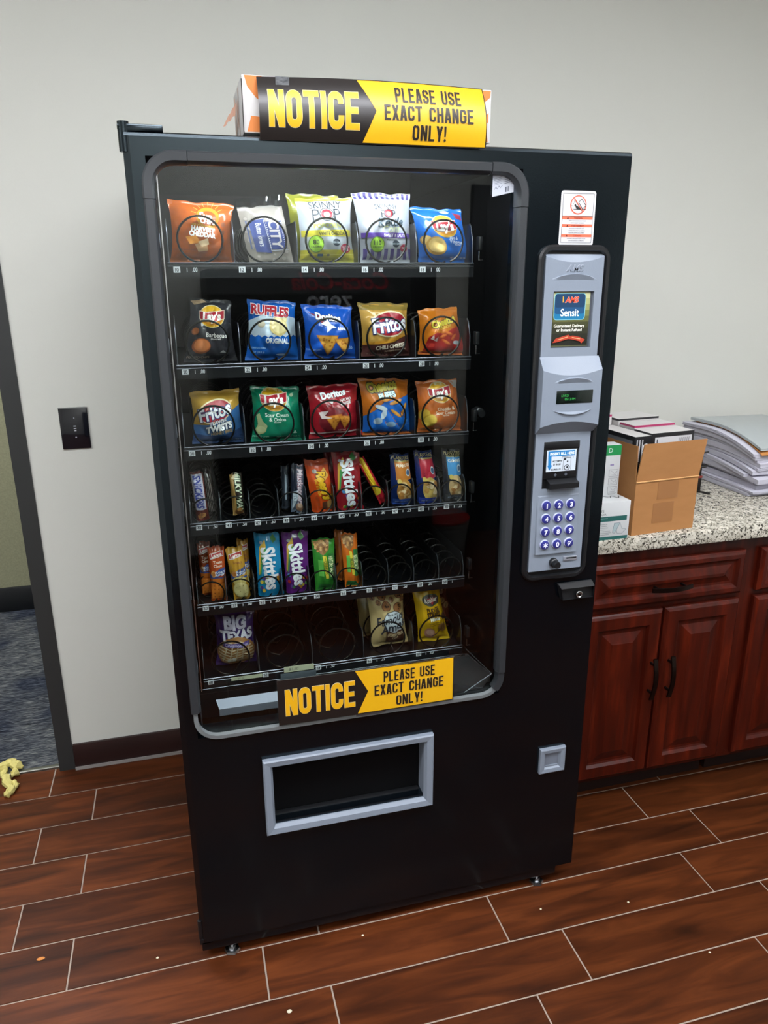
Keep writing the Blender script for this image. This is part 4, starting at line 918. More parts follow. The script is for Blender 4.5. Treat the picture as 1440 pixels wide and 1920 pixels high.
def a_skinny(s):
    s.rect(.0, .045, 1, .20, '#c3b92c'); s.rect(.0, .12, 1, .135, '#d8cf5a'); s.text('SKINNY', .50, .885, .115, '#2a2f38', bold=-.005, maxw=.62); s.text('P   P', .50, .735, .19, '#2a2f38', bold=-.005, xs=1.05)
    s.ell(.50, .735, .135, .10, '#2a2f38'); s.ell(.50, .735, .12, .088, '#e8e4e4'); s.ell(.50, .735, .108, .078, '#a82438'); s.ell(.50, .73, .06, .042, '#e0b8a0')
    s.text('POPCORN', .50, .565, .065, '#c9cf6a', bold=.04, xs=1.15, maxw=.74); s.rect(.02, .40, .98, .50, '#d3c83a'); s.text('WHITE CHEDDAR', .60, .447, .055, '#4a4636', bold=.02, maxw=.55)
    badge(s, .27, .29, .13, '#8fbf2e', '80', 'CALORIES'); s.ell(.66, .31, .08, .055, '#22303c'); s.text('NON GMO', .66, .31, .03, '#b9c9cf'); s.ell(.84, .22, .10, .07, '#b02a48'); s.text('GLUTEN', .84, .245, .026, '#f0dede'); s.text('FREE', .84, .205, .035, '#f0dede', bold=.03)
    s.rect(.30, .10, .40, .14, '#3f5f72'); s.ell(.18, .12, .03, .02, '#6a6530'); s.ell(.5, .12, .03, .02, '#6a6530')
pouch('popcorn_bag', 'white and yellow popcorn bag in slot 14, front one of two', 'snack bag', ((.320,1.748),(.441,1.753),(.445,1.622),(.325,1.621)), '#b9bfc6', a_skinny, G1, seed=3, seal_c='#a9a832')
pouch('popcorn_bag', 'yellow topped popcorn bag peeking out behind the one in slot 14', 'snack bag', ((.310,1.763),(.424,1.760),(.430,1.625),(.316,1.625)), '#a6a832', None, G1, seed=4, y=.222, front=.02)
def a_kettle(s):
    for i in range(11): s.rect(.02+.09*i, .91, .065+.09*i, .995, '#4a3c86')
    for i in range(8): s.rect(.04+.125*i, .045, .11+.125*i, .20, '#4a3c86')
    s.text('SKINNY', .52, .80, .075, '#3a3f46', bold=-.005, maxw=.40); s.text('P  P', .54, .70, .115, '#3a3f46', bold=-.004); s.ell(.54, .70, .085, .062, '#3a3f46'); s.ell(.54, .70, .075, .055, '#b23a48'); s.ell(.54, .70, .04, .03, '#dcbcae')
    s.text('Kettle', .58, .585, .13, '#20404f', 3, bold=.02, shear=.35); s.text('Corn', .56, .485, .11, '#ccd49a', 6, bold=.0, shear=.35)
    s.rect(.02, .355, .98, .425, '#5a36a0'); s.text('SWEET & SALTY', .62, .39, .045, '#e0dcec', bold=.03, maxw=.45); s.text('POPCORN', .56, .325, .028, '#444444')
    badge(s, .28, .26, .115, '#8fbf2e', '110', 'CALORIES'); s.ell(.64, .27, .07, .05, '#22303c'); s.text('NON GMO', .64, .27, .024, '#b9c9cf'); s.ell(.80, .21, .08, .055, '#b02a48'); s.text('FREE', .80, .21, .03, '#f0dede')
pouch('popcorn_bag', 'white popcorn bag with purple striped ends in slot 16', 'snack bag', ((.439,1.762),(.570,1.761),(.576,1.622),(.457,1.622)), '#b4b8c2', a_kettle, G1, seed=5)
def a_sv(s):
    lays(s, .52, .66, .24); s.text('salt &', .66, .455, .06, '#cfe2f4', -4, bold=.02); s.text('Vinegar', .70, .385, .075, '#cfe2f4', -4, bold=.02); s.text('Flavored', .72, .33, .03, '#cfe2f4')
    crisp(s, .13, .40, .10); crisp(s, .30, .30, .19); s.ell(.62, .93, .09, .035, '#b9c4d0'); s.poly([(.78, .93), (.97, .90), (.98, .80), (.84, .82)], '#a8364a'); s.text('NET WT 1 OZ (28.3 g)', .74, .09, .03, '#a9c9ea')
pouch('chip_bag', 'bright blue salt and vinegar chip bag in slot 18', 'snack bag', ((.569,1.736),(.686,1.732),(.717,1.622),(.588,1.624)), '#1668c4', a_sv, G1, seed=6)
# ---- second shelf
def a_bbq(s):
    lays(s, .52, .74, .29); s.text('Barbecue', .62, .445, .07, '#d9d6d2', -3, bold=.02); s.text('Flavored', .6, .385, .035, '#c9c6c2'); crisp(s, .14, .50, .09, '#8f4a22', '#b8693a', 30); crisp(s, .29, .27, .20, '#8f4a22', '#bd7040'); s.text('POTATO CHIPS', .25, .085, .035, '#b8a090'); s.poly([(.68, .16), (.75, .2), (.82, .15)], '#9a9a98')
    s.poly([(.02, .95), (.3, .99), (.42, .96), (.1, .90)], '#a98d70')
pouch('chip_bag', 'charcoal barbecue chip bag in slot 20', 'snack bag', ((.096,1.553),(.179,1.546),(.184,1.423),(.073,1.423)), '#35353a', a_bbq, G2, seed=7)
def a_ruf(s):
    z = lambda y0, amp: [(i/16, y0+amp*(1 if i % 2 else -1)) for i in range(17)]
    s.poly([(0, .40)]+[(x, y) for x, y in z(.42, .018)]+[(1, .72), (.8, .76), (.55, .72), (.3, .78), (0, .66)], '#b8c6d4'); crisp(s, .66, .72, .14, '#cdbd8a', '#dccf9e', -15); crisp(s, .60, .58, .20, '#cdb97c', '#dfcf98', -12); crisp(s, .24, .62, .08, '#c9bda0', '#d6cbb0')
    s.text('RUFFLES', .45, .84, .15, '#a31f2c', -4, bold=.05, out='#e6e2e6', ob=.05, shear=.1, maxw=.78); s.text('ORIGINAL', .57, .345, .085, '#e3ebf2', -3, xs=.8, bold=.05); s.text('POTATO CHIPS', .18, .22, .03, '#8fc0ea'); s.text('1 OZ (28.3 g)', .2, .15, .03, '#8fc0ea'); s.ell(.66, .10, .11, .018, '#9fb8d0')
pouch('chip_bag', 'blue and white ridged chip bag marked original in slot 22', 'snack bag', ((.212,1.549),(.314,1.543),(.319,1.422),(.200,1.423)), '#1557ad', a_ruf, G2, seed=8)
def a_dorb(s):
    s.poly([(.10, .86), (.42, .78), (.36, .72), (.56, .64), (.30, .68), (.34, .74)], '#7a2430'); s.text('Doritos', .48, .79, .12, '#e9e9ee', -4, bold=.05, out='#15181f', ob=.04, maxw=.78); s.poly([(.30, .66), (.42, .62), (.40, .50), (.50, .58), (.62, .60), (.5, .66), (.46, .74)], '#d3dbe6'); s.text('RANCH', .76, .58, .05, '#e6eaf0', bold=.04)
    tri_chip(s, .42, .32, .26, -90); tri_chip(s, .72, .30, .20, -85); s.text('TORTILLA CHIPS', .15, .18, .028, '#8fb2e6'); s.text('150', .86, .22, .06, '#9fc2ee')
pouch('chip_bag', 'royal blue tortilla chip bag in slot 24', 'snack bag', ((.325,1.538),(.436,1.532),(.450,1.421),(.328,1.423)), '#1a52b4', a_dorb, G2, seed=9)
def a_fric(s):
    s.rect(0, .87, 1, 1, '#8d7434'); s.poly([(0, .0), (1, .0), (1, .40), (.78, .36), (.6, .28), (.3, .24), (0, .22)], '#4d2522'); s.poly([(0, .22), (.3, .24), (.6, .28), (.78, .36), (1, .40), (1, .44), (.75, .40), (.5, .33), (.2, .28), (0, .27)], '#c98b2c'); fritos(s, .56, .62, .36, 7); s.text('CHILI CHEESE', .56, .20, .075, '#e6d8c4', 7, bold=.04, maxw=.62); s.text('FLAVORED CORN CHIPS', .66, .125, .03, '#d0b8a0', 6); s.text('NET WT 1 OZ (28.3 g)', .3, .06, .03, '#b49a8a')
pouch('corn_chip_bag', 'yellow and brown chili cheese corn chip bag in slot 26', 'snack bag', ((.450,1.540),(.565,1.537),(.572,1.423),(.456,1.424)), '#c99a4a', a_fric, G2, seed=10)
def a_chee(s):
    s.poly([(.05, 0), (1, 0), (1, .16), (.97, .62), (.75, .58), (.5, .48), (.30, .50), (.15, .40)], '#a61f1e'); s.rect(.0, .0, 1, .09, '#c4682c'); s.text('Cheetos', .53, .73, .15, '#d9c23a', 12, bold=.05, out='#2a2412', ob=.05, maxw=.66); s.text('CRUNCHY', .55, .615, .05, '#d9b23a', 12, bold=.04)
    for x, y, r_ in ((.45, .42, 20), (.6, .48, -15), (.72, .40, 35), (.52, .30, -30)): s.ell(x, y, .11, .035, '#c9581e', 12, r_); s.ell(x, y+.01, .09, .02, '#dd7a34', 12, r_)
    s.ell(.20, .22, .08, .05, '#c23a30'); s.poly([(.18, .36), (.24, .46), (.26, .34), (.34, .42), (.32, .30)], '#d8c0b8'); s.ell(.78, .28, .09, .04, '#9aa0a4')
pouch('puff_bag', 'orange and red crunchy cheese snack bag in slot 28', 'snack bag', ((.588,1.523),(.682,1.528),(.708,1.420),(.588,1.425)), '#c4701e', a_chee, G2, seed=11)
# ---- third shelf
def a_twist(s):
    s.poly([(0, 0), (1, 0), (1, .72), (.8, .62), (.6, .48), (.3, .40), (0, .38)], '#3a6aa0'); s.poly([(0, 0), (1, 0), (1, .30), (.6, .18), (.3, .17), (0, .22)], '#2e4670'); fritos(s, .46, .64, .33, 14); s.text('FLAVOR', .52, .455, .07, '#dfe2e6', 12, bold=.03, shear=.2, out='#26344f'); s.text('TWISTS', .52, .345, .12, '#eceef0', 12, bold=.06, shear=.2, out='#1f2a40', maxw=.56); s.text('HONEY BBQ', .56, .245, .055, '#b79a62', 10, bold=.02); s.text('NET WT 1 OZ (28.3 g)', .72, .07, .03, '#8fa2bd')
pouch('corn_chip_bag', 'yellow and blue honey barbecue twist bag in slot 30', 'snack bag', ((.079,1.360),(.184,1.363),(.192,1.247),(.077,1.249)), '#b98f3a', a_twist, G3, seed=12)
def a_sco(s):
    lays(s, .44, .79, .27); s.text('Sour Cream', .48, .52, .07, '#d5ece0', bold=.02, maxw=.50); s.text('& Onion', .48, .44, .07, '#d5ece0', bold=.02); s.text('Flavored', .48, .385, .03, '#d5ece0'); s.poly([(.06, .5), (.12, .54), (.18, .40), (.27, .32), (.24, .20), (.12, .14), (.05, .22), (.09, .34)], '#a9b285'); crisp(s, .15, .24, .10, '#aab27c', '#c3c998'); s.text('POTATO CHIPS', .16, .11, .03, '#8fd2b4'); s.text('NET WT 1 OZ (28.3 g)', .68, .09, .032, '#8fd2b4'); s.poly([(.78, .16), (.82, .23), (.86, .16)], '#b9d8c8'); s.ell(.83, .86, .04, .03, '#a4b898')
pouch('chip_bag', 'green sour cream and onion chip bag in slot 32', 'snack bag', ((.208,1.367),(.314,1.362),(.325,1.244),(.203,1.246)), '#0f7a5c', a_sco, G3, seed=13)
def a_dorr(s):
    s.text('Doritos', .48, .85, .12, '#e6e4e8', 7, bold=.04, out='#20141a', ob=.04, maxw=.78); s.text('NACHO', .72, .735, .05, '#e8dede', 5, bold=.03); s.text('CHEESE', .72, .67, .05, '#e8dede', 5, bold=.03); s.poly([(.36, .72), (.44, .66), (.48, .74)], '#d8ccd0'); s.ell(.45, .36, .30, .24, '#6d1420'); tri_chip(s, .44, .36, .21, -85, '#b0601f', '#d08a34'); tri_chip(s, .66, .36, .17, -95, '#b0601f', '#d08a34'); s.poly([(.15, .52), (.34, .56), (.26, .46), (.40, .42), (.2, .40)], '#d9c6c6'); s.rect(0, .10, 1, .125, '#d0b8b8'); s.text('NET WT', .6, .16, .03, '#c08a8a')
pouch('chip_bag', 'red nacho cheese tortilla chip bag in slot 34', 'snack bag', ((.330,1.362),(.447,1.366),(.457,1.248),(.332,1.245)), '#9c1c28', a_dorr, G3, seed=14)
def a_puff(s):
    s.poly([(0, .04), (1, .04), (1, .72), (.7, .66), (.42, .62), (.2, .46), (0, .34)], '#1a62bc'); s.rect(0, 0, 1, .06, '#c4682c'); s.text('Cheetos', .43, .885, .16, '#a3922e', 9, bold=.05, out='#231d14', ob=.06, maxw=.62); s.text('PUFFS', .50, .735, .095, '#cfe6e4', 10, bold=.05, out='#1d4a5c', ob=.05)
    for x, y, rx, r_ in ((.66, .62, .15, 15), (.86, .52, .10, 50), (.64, .42, .13, -35), (.78, .42, .06, 70), (.45, .66, .08, 10)): s.ell(x, y, rx, .032, '#c9802a', 14, r_); s.ell(x, y+.008, rx*.85, .02, '#dd9c44', 14, r_)
    s.ell(.52, .22, .10, .05, '#7a93ac'); s.ell(.26, .28, .09, .06, '#8fa2b4', 14, 20); s.ell(.38, .40, .10, .05, '#b8c6d2', 14, 60); s.ell(.34, .52, .13, .04, '#c3ced8', 14, -15)
    s.text('140', .88, .27, .05, '#5a9ae0'); s.text('CALORIES', .88, .21, .025, '#5a9ae0')
pouch('puff_bag', 'orange topped blue cheese puff bag in slot 36', 'snack bag', ((.448,1.376),(.566,1.370),(.580,1.243),(.456,1.246)), '#b8651f', a_puff, G3, seed=15)
def a_ched(s):
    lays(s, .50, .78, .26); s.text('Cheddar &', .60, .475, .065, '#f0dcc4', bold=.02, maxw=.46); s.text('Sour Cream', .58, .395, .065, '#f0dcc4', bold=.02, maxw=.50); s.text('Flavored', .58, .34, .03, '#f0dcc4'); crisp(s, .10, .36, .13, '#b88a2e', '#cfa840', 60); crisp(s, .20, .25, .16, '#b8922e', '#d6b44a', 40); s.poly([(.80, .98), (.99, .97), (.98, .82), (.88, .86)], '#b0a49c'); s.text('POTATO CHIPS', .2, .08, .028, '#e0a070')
pouch('chip_bag', 'orange cheddar and sour cream chip bag in slot 38', 'snack bag', ((.584,1.364),(.685,1.367),(.705,1.245),(.588,1.246)), '#bd6228', a_ched, G3, seed=16)
# ---- fourth shelf: bars and small bags
def bar(name, lab, C, body, art, g, seed, front=.011, y=.155, **k): return pouch(name, lab, k.pop('cat', 'candy bar'), C, body, art, g, front=front, back=.010, seed=seed, y=y, inset=.02, wr=.7, nu=18, nv=30, **k)
def a_snick(s): s.rect(.04, .24, .90, .95, '#c9c4cc'); s.rect(.10, .25, .84, .94, '#b9b6c6'); s.text('SNICKERS', .48, .60, .15, '#27348a', -90, bold=.035, shear=.15, maxw=2.6); s.ell(.36, .10, .22, .06, '#a8703a'); s.ell(.60, .13, .2, .05, '#c08a4e'); s.ell(.45, .15, .15, .035, '#8a5428')
bar('candy_bar', 'brown peanut candy bar with blue sideways letters in slot 40, front one', ((.066,1.188),(.094,1.188),(.101,1.077),(.073,1.076)), '#5d2420', a_snick, G4, 21)
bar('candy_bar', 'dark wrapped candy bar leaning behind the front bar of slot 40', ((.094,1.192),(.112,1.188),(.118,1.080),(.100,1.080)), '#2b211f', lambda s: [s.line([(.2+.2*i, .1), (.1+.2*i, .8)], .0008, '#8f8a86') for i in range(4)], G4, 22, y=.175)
def a_milky(s): s.poly([(0, 0), (.34, 0), (.30, 1), (0, 1)], '#9c7a44'); s.text('MILKY WAY', .62, .55, .13, '#d9dcc4', -90, bold=.03, shear=.2, out='#2a5a34', ob=.05, maxw=3.4); s.ell(.5, .10, .34, .07, '#7a4f2c'); s.ell(.55, .16, .22, .04, '#b5854c'); s.poly([(.1, .90), (.5, .99), (.35, .86)], '#d8c49a')
bar('candy_bar', 'gold and black candy bar with green outlined letters in slot 41', ((.150,1.178),(.178,1.180),(.181,1.082),(.153,1.083)), '#2a211c', a_milky, G4, 23)
def a_musk(s): s.rect(.0, .28, .42, .98, '#1d2230'); s.text('3 Musketeers', .70, .60, .12, '#c9bcc6', -90, bold=.03, shear=.2, out='#7a2030', ob=.03, maxw=3.2); s.poly([(.1, .05), (.5, .35), (.45, .5), (.1, .45)], '#b4c0cc'); s.ell(.62, .14, .28, .09, '#8a6650'); s.ell(.66, .18, .2, .05, '#b79a84')
bar('candy_bar', 'silver and navy candy bar with red outlined letters in slot 43', ((.288,1.190),(.317,1.189),(.314,1.073),(.283,1.080)), '#5a6576', a_musk, G4, 24)
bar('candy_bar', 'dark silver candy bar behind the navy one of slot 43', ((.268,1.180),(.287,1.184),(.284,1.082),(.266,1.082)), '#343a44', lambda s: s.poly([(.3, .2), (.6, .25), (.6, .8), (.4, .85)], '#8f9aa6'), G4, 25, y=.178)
def a_reese(s):
    s.poly([(.45, .72), (.78, .86), (.95, .70), (.75, .62)], '#dca24a'); s.text("Reese's", .66, .52, .18, '#d8a81e', -82, bold=.05, shear=.25, out='#3a1a10', ob=.05, maxw=1.25); s.text('PEANUT BUTTER CUPS', .36, .50, .05, '#d8a81e', -84, bold=.02, maxw=.75); s.text('NET WT', .28, .22, .05, '#8f3a14', -84)
    s.poly([(.44, .04), (.66, .08), (.68, .22), (.46, .20)], '#4f2a18'); s.poly([(.66, .08), (.94, .12), (.92, .26), (.68, .22)], '#b98a4e'); s.ell(.33, .80, .10, .04, '#9a938c'); s.rect(0, .90, 1, 1, '#a03c16')
bar('peanut_butter_cup_pack', 'bright orange peanut butter cup pack in slot 44', ((.318,1.198),(.372,1.197),(.388,1.073),(.333,1.074)), '#c4481a', a_reese, G4, 26, cat='candy pack')
def skit(mid, dots):
    def f(s):
        rn = random.Random(len(mid)+dots)
        s.poly([(.05, .35), (.45, .62), (.40, .92), (.16, .80)], '#c9a03a'); s.poly([(.10, .35), (.45, .58), (.42, .80), (.2, .70)], '#3f8a4a'); s.poly([(.14, .32), (.45, .52), (.44, .70), (.24, .60)], mid)
        for _ in range(16):
            x, y = rn.uniform(.1, .9), rn.uniform(.06, .36); s.ell(x, y, .06, .03, rn.choice(['#b5302a', '#c98a2a', '#4a8a3a', '#5a3a86', '#3f7ab0', '#c9b03a']), 10)
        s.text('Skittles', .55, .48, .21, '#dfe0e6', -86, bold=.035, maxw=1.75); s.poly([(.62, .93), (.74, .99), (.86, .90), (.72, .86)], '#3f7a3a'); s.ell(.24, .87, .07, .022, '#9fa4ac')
    return f
bar('candy_pack', 'red chewy candy pack with white sideways letters in slot 45', ((.381,1.212),(.446,1.210),(.455,1.073),(.393,1.073)), '#8a1a24', skit('#8a1a24', 1), G4, 27, cat='candy pack')
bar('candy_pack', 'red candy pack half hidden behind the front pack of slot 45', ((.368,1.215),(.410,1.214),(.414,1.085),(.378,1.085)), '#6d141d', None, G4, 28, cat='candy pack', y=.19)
def a_starb(s): s.poly([(.0, .2), (.6, .2), (.8, 1), (.3, 1)], '#c9a41e'); s.ell(.5, .30, .34, .10, '#b8a02a'); s.rect(0, 0, 1, .14, '#a81e2a')
bar('fruit_chew_stick', 'thin yellow and red candy stick leaning sideways in slot 46', ((.440,1.190),(.457,1.199),(.512,1.092),(.495,1.080)), '#a81e2a', a_starb, G4, 29, cat='candy stick')
def plant(top, nut, txt, foot):
    def f(s):
        s.rect(.18, .52, .96, .86, top); s.text('PLANTERS', .52, .93, .06, '#b9a878', bold=.02, maxw=.9); s.rect(.18, .86, .96, .885, '#a89a5a'); txt and s.text(txt, .58, .80, .055, '#e8dcc8', bold=.03, maxw=.7); s.ell(.78, .66, .13, .07, '#d4d8da', 16); s.ell(.78, .66, .10, .05, '#3f5a78', 16)
        s.ell(.56, .30, .36, .24, nut); rn = random.Random(len(txt))
        for _ in range(16): s.ell(.56+rn.uniform(-.26, .26), .30+rn.uniform(-.16, .16), .10, .05, rn.choice(['#d6b27a', '#b98a4a', '#e2caa0', '#a8743a']), 10, rn.uniform(0, 180))
        s.ell(.30, .50, .10, .05, '#c9b05a', 12); s.rect(.05, .02, .95, .14, foot); s.text('NET WT 1.75 OZ (49 g)', .52, .08, .035, '#b4c0da', maxw=.75)
    return f
bar('nut_bag', 'navy peanut bag with orange label in slot 47', ((.520,1.200),(.566,1.197),(.581,1.075),(.522,1.076)), '#182a5e', plant('#b8702a', '#b5823c', 'PEANUTS', '#23438c'), G4, 30, front=.02, cat='snack bag')
bar('nut_bag', 'navy nut bag with red label in slot 48', ((.578,1.204),(.622,1.201),(.649,1.071),(.588,1.073)), '#1d2c66', plant('#a82a3a', '#c2a45a', '', '#2a3f9c'), G4, 31, front=.02, cat='snack bag')
bar('nut_bag', 'dark cashew bag with light blue label in slot 49', ((.647,1.204),(.693,1.200),(.705,1.074),(.654,1.077)), '#23262e', plant('#3a86bd', '#c9ab78', 'CASHEWS', '#2a2c32'), G4, 32, front=.02, cat='snack bag')
# ---- fifth shelf
def lance(c, txt, cracker, rnd_, lab2='PEANUT BUTTER'):
    def f(s):
        s.poly([(.10, .88), (.92, .93), (.92, .83), (.10, .78)], '#d9d0c8'); s.poly([(.13, .87), (.89, .915), (.89, .84), (.13, .80)], '#a82a2a'); s.text('Lance', .52, .858, .06, '#f0e8e0', 8, bold=.03, shear=.1, maxw=.62)
        for i, l in enumerate(txt): s.text(l, .55, .73-.065*i, .05, '#e8d6c0' if c != '#b8892e' else '#7a3a18', bold=.01, maxw=.6)
        s.poly([(.02, .42), (.98, .52), (.98, .62), (.6, .60), (.02, .50)], '#2c4686'); s.rect(.02, .42, .98, .46, '#2c4686'); s.ell(.25, .52, .16, .055, '#c48a4a', 16); s.ell(.25, .52, .11, .035, '#a86a30', 16); s.text('PEANUT', .66, .55, .035, '#dfe4ee', bold=.02); s.text('BUTTER', .66, .505, .035, '#dfe4ee', bold=.02)
        if rnd_:
            s.ell(.5, .38, .42, .09, '#c2b26e'); s.ell(.5, .20, .46, .17, '#b5a562', 24); s.ell(.5, .205, .43, .155, '#d2c58a', 24)
            for i in range(9): s.ell(.5+.28*cos(i*.9), .20+.10*sin(i*1.7), .03, .009, '#8f8044', 6)
        else:
            s.rect(.06, .36, .94, .44, '#b8621e'); s.rect(.04, .04, .96, .35, '#b05a1a'); s.rect(.08, .055, .92, .335, '#cb7427')
            for i in range(3):
                for j in range(4): s.ell(.24+.26*i, .09+.07*j, .045, .012, '#8a4210', 6)
    return f
bar('cracker_pack', 'orange square cracker pack in slot 50, front one', ((.090,1.012),(.128,1.011),(.127,.880),(.091,.882)), '#a8441c', lance('#a8441c', ['Toast', 'Chee'], 0, 0), G5, 41, cat='cracker pack', seal=.03)
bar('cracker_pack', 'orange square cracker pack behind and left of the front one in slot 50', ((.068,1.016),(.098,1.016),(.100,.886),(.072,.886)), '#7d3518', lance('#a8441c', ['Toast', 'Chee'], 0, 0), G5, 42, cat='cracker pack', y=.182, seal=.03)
bar('cracker_pack', 'yellow round cracker pack tilted in slot 51, front one', ((.130,1.004),(.168,1.008),(.182,.878),(.143,.879)), '#b8892e', lance('#b8892e', ['Toasty'], 0, 1), G5, 43, cat='cracker pack', seal=.03)
bar('cracker_pack', 'yellow cracker pack behind the front one in slot 51', ((.158,1.014),(.184,1.012),(.186,.886),(.160,.886)), '#b07a2c', lance('#b8892e', ['Toast', 'Chee'], 0, 1), G5, 44, cat='cracker pack', y=.182, seal=.03)
bar('candy_pack', 'turquoise chewy candy pack with white sideways letters in slot 52', ((.196,1.034),(.254,1.030),(.259,.874),(.199,.875)), '#1c7fae', skit('#1c7fae', 2), G5, 45, cat='candy pack')
bar('candy_pack', 'purple chewy candy pack with white sideways letters in slot 53', ((.258,1.031),(.320,1.031),(.321,.879),(.265,.880)), '#5a1f6e', skit('#5a1f6e', 3), G5, 46, cat='candy pack')
def natv(c, c2, t2):
    def f(s):
        s.poly([(.0, .97), (.78, .98), (.72, .80), (.45, .70), (.2, .78)], '#8a5f34'); rn = random.Random(9)
        for _ in range(22): s.ell(rn.uniform(.1, .7), rn.uniform(.78, .95), .06, .022, rn.choice(['#b98a52', '#6d4524', '#caa06a']), 8, rn.uniform(0, 180))
        s.poly([(.40, .70), (.58, .68), (.70, .24), (.52, .24)], '#c9b83a'); s.text(t2, .56, .46, .06, '#3a5a1e', -82, bold=.03, maxw=.7); s.rect(.66, .22, .98, .72, c2); s.text('NATURE VALLEY', .82, .47, .09, '#dfe4b0', -86, bold=.02, maxw=.98); s.rect(.2, .30, .42, .62, '#5fae4a' if c2 != '#c9761e' else '#d98a3a'); s.poly([(.05, .02), (.95, .02), (.7, .12), (.4, .06), (.2, .13)], c2)
    return f
bar('granola_bar', 'green crunchy granola bar in slot 54', ((.328,1.007),(.383,1.006),(.384,.878),(.334,.879)), '#2f7d2c', natv('g', '#2a6a30', 'CRUNCHY'), G5, 47, cat='granola bar')
bar('granola_bar', 'orange sweet and salty granola bar in slot 55, front one', ((.398,1.014),(.438,1.013),(.443,.879),(.406,.880)), '#c4631e', natv('o', '#2f6a34', 'SWEET & SALTY NUT'), G5, 48, cat='granola bar')
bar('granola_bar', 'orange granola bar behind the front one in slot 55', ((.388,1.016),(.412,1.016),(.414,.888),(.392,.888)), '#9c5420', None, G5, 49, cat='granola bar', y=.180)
# ---- bottom shelf
def a_tex(s):
    s.text('BIG', .50, .83, .19, '#c3bdd0', bold=.05, xs=1.05, out='#2a1d4a', ob=.04, maxw=.72); s.text('TEXAS', .52, .63, .17, '#c9c6d2', 2, bold=.05, out='#2a1d4a', ob=.04, maxw=.86)
    s.ell(.50, .30, .49, .30, '#8f6436', 30); s.ell(.50, .30, .40, .24, '#a3743f', 28); s.ell(.50, .30, .30, .18, '#8c5f33', 24); s.ell(.5, .3, .18, .11, '#a57a48', 20)
    for i in range(8):
        y0 = .08+.062*i; hw = .46*math.sqrt(max(.02, 1-((y0-.30)/.29)**2)); s.line([(.5-hw, y0+.03), (.5-hw*.3, y0-.02), (.5+hw*.3, y0+.015), (.5+hw, y0-.03)], .0028, '#c4b698')
    for i in range(5): s.line([(.15+.16*i, .14+.02*(i % 2)), (.25+.14*i, .46)], .0024, '#bfb090')
    s.poly([(.14, .50), (.86, .52), (.84, .44), (.16, .43)], '#4a3a78'); s.text('Cinnamon Roll', .50, .475, .055, '#c3bcd8', bold=.01, maxw=.62); s.rect(.26, .13, .36, .20, '#b9b3a6'); s.rect(.38, .13, .46, .22, '#c9c4b8')
pouch('cinnamon_roll_pack', 'purple wrapped iced cinnamon roll in slot 60 at the bottom left', 'pastry', ((.094,.838),(.188,.832),(.190,.697),(.090,.700)), '#33225c', a_tex, G6, seed=51, front=.032, y=.185, back=.02)
def a_amos(s):
    rn = random.Random(3)
    for x, y, r in ((.12, .90, .07), (.38, .93, .13), (.85, .94, .12), (.62, .86, .07), (.45, .76, .13), (.78, .72, .13), (.25, .82, .07), (.94, .84, .07)):
        a = s.W/s.H; s.ell(x, y, r, r*a, '#5a3420', 16); s.ell(x, y, r*.86, r*a*.86, '#8f5f38', 16)
        for _ in range(5): s.ell(x+rn.uniform(-.5, .5)*r, y+rn.uniform(-.5, .5)*r*a, r*.18, r*a*.18, '#33190f', 6)
    s.ell(.62, .47, .30, .21, '#2d2a26'); s.ell(.62, .47, .285, .20, '#b4bcc2'); s.text('Famous', .55, .545, .14, '#1f2430', 12, bold=.02, shear=.3, maxw=.80); s.text('Amos', .60, .41, .15, '#1f2430', 12, bold=.02, shear=.3)
    s.poly([(.36, .06), (.90, .06), (.88, .34), (.62, .30), (.38, .32)], '#4a2c1e'); s.poly([(.40, .21), (.86, .23), (.85, .29), (.41, .27)], '#cbb690'); s.text('CHOCOLATE', .63, .25, .045, '#3a2216', 3, bold=.02, maxw=.4); s.text('CHIP', .62, .18, .04, '#cbb690', bold=.02); s.text('SINCE 1975', .6, .625, .03, '#2a2a2a')
pouch('cookie_bag', 'tan chocolate chip cookie bag in slot 66, front one', 'snack bag', ((.462,.852),(.558,.850),(.570,.705),(.472,.701)), '#b39c6e', a_amos, G6, seed=52, front=.026, y=.170)
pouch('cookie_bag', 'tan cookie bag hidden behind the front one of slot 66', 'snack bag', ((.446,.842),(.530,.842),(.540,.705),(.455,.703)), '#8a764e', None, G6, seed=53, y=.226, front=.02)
def a_keeb(s):
    s.ell(.56, .78, .32, .095, '#2f4a2a', 22, 4); s.ell(.56, .78, .29, .08, '#3d2b28', 22, 4); s.poly([(.4, .80), (.74, .82), (.58, .71)], '#a82430'); s.text('Keebler', .56, .79, .075, '#d8d0c4', 6, bold=.02, shear=.2, maxw=.48); s.text('FUDGE', .56, .62, .075, '#3a2410', 3, bold=.05, maxw=.45); s.text('STRIPES', .57, .54, .075, '#3a2410', 3, bold=.05, maxw=.5); s.text('Minis', .58, .455, .065, '#e0dcc8', 3, bold=.03, out='#5a3a1a', ob=.03); s.text('Cookies dipped in', .56, .385, .025, '#5a3a10'); s.text('Keebler Fudge', .56, .35, .025, '#5a3a10')
    s.ell(.35, .18, .17, .11, '#a8705a', 18); s.ell(.36, .20, .12, .07, '#c49a86', 16); s.line([(.42, .12), (.62, .18), (.74, .26)], .003, '#4a2c18'); s.ell(.80, .28, .15, .085, '#8a6030', 16, 20)
    for i in range(4): s.line([(.70+.05*i, .22+.015*i), (.76+.05*i, .33+.01*i)], .0016, '#3a2010')
    s.ell(.95, .45, .10, .06, '#4a2a18', 14); s.rect(0, 0, 1, .07, '#c9a41e')
pouch('cookie_bag', 'yellow striped fudge cookie bag in slot 68, front one', 'snack bag', ((.579,.852),(.652,.852),(.684,.697),(.598,.699)), '#bd9414', a_keeb, G6, seed=54, front=.024, y=.170)
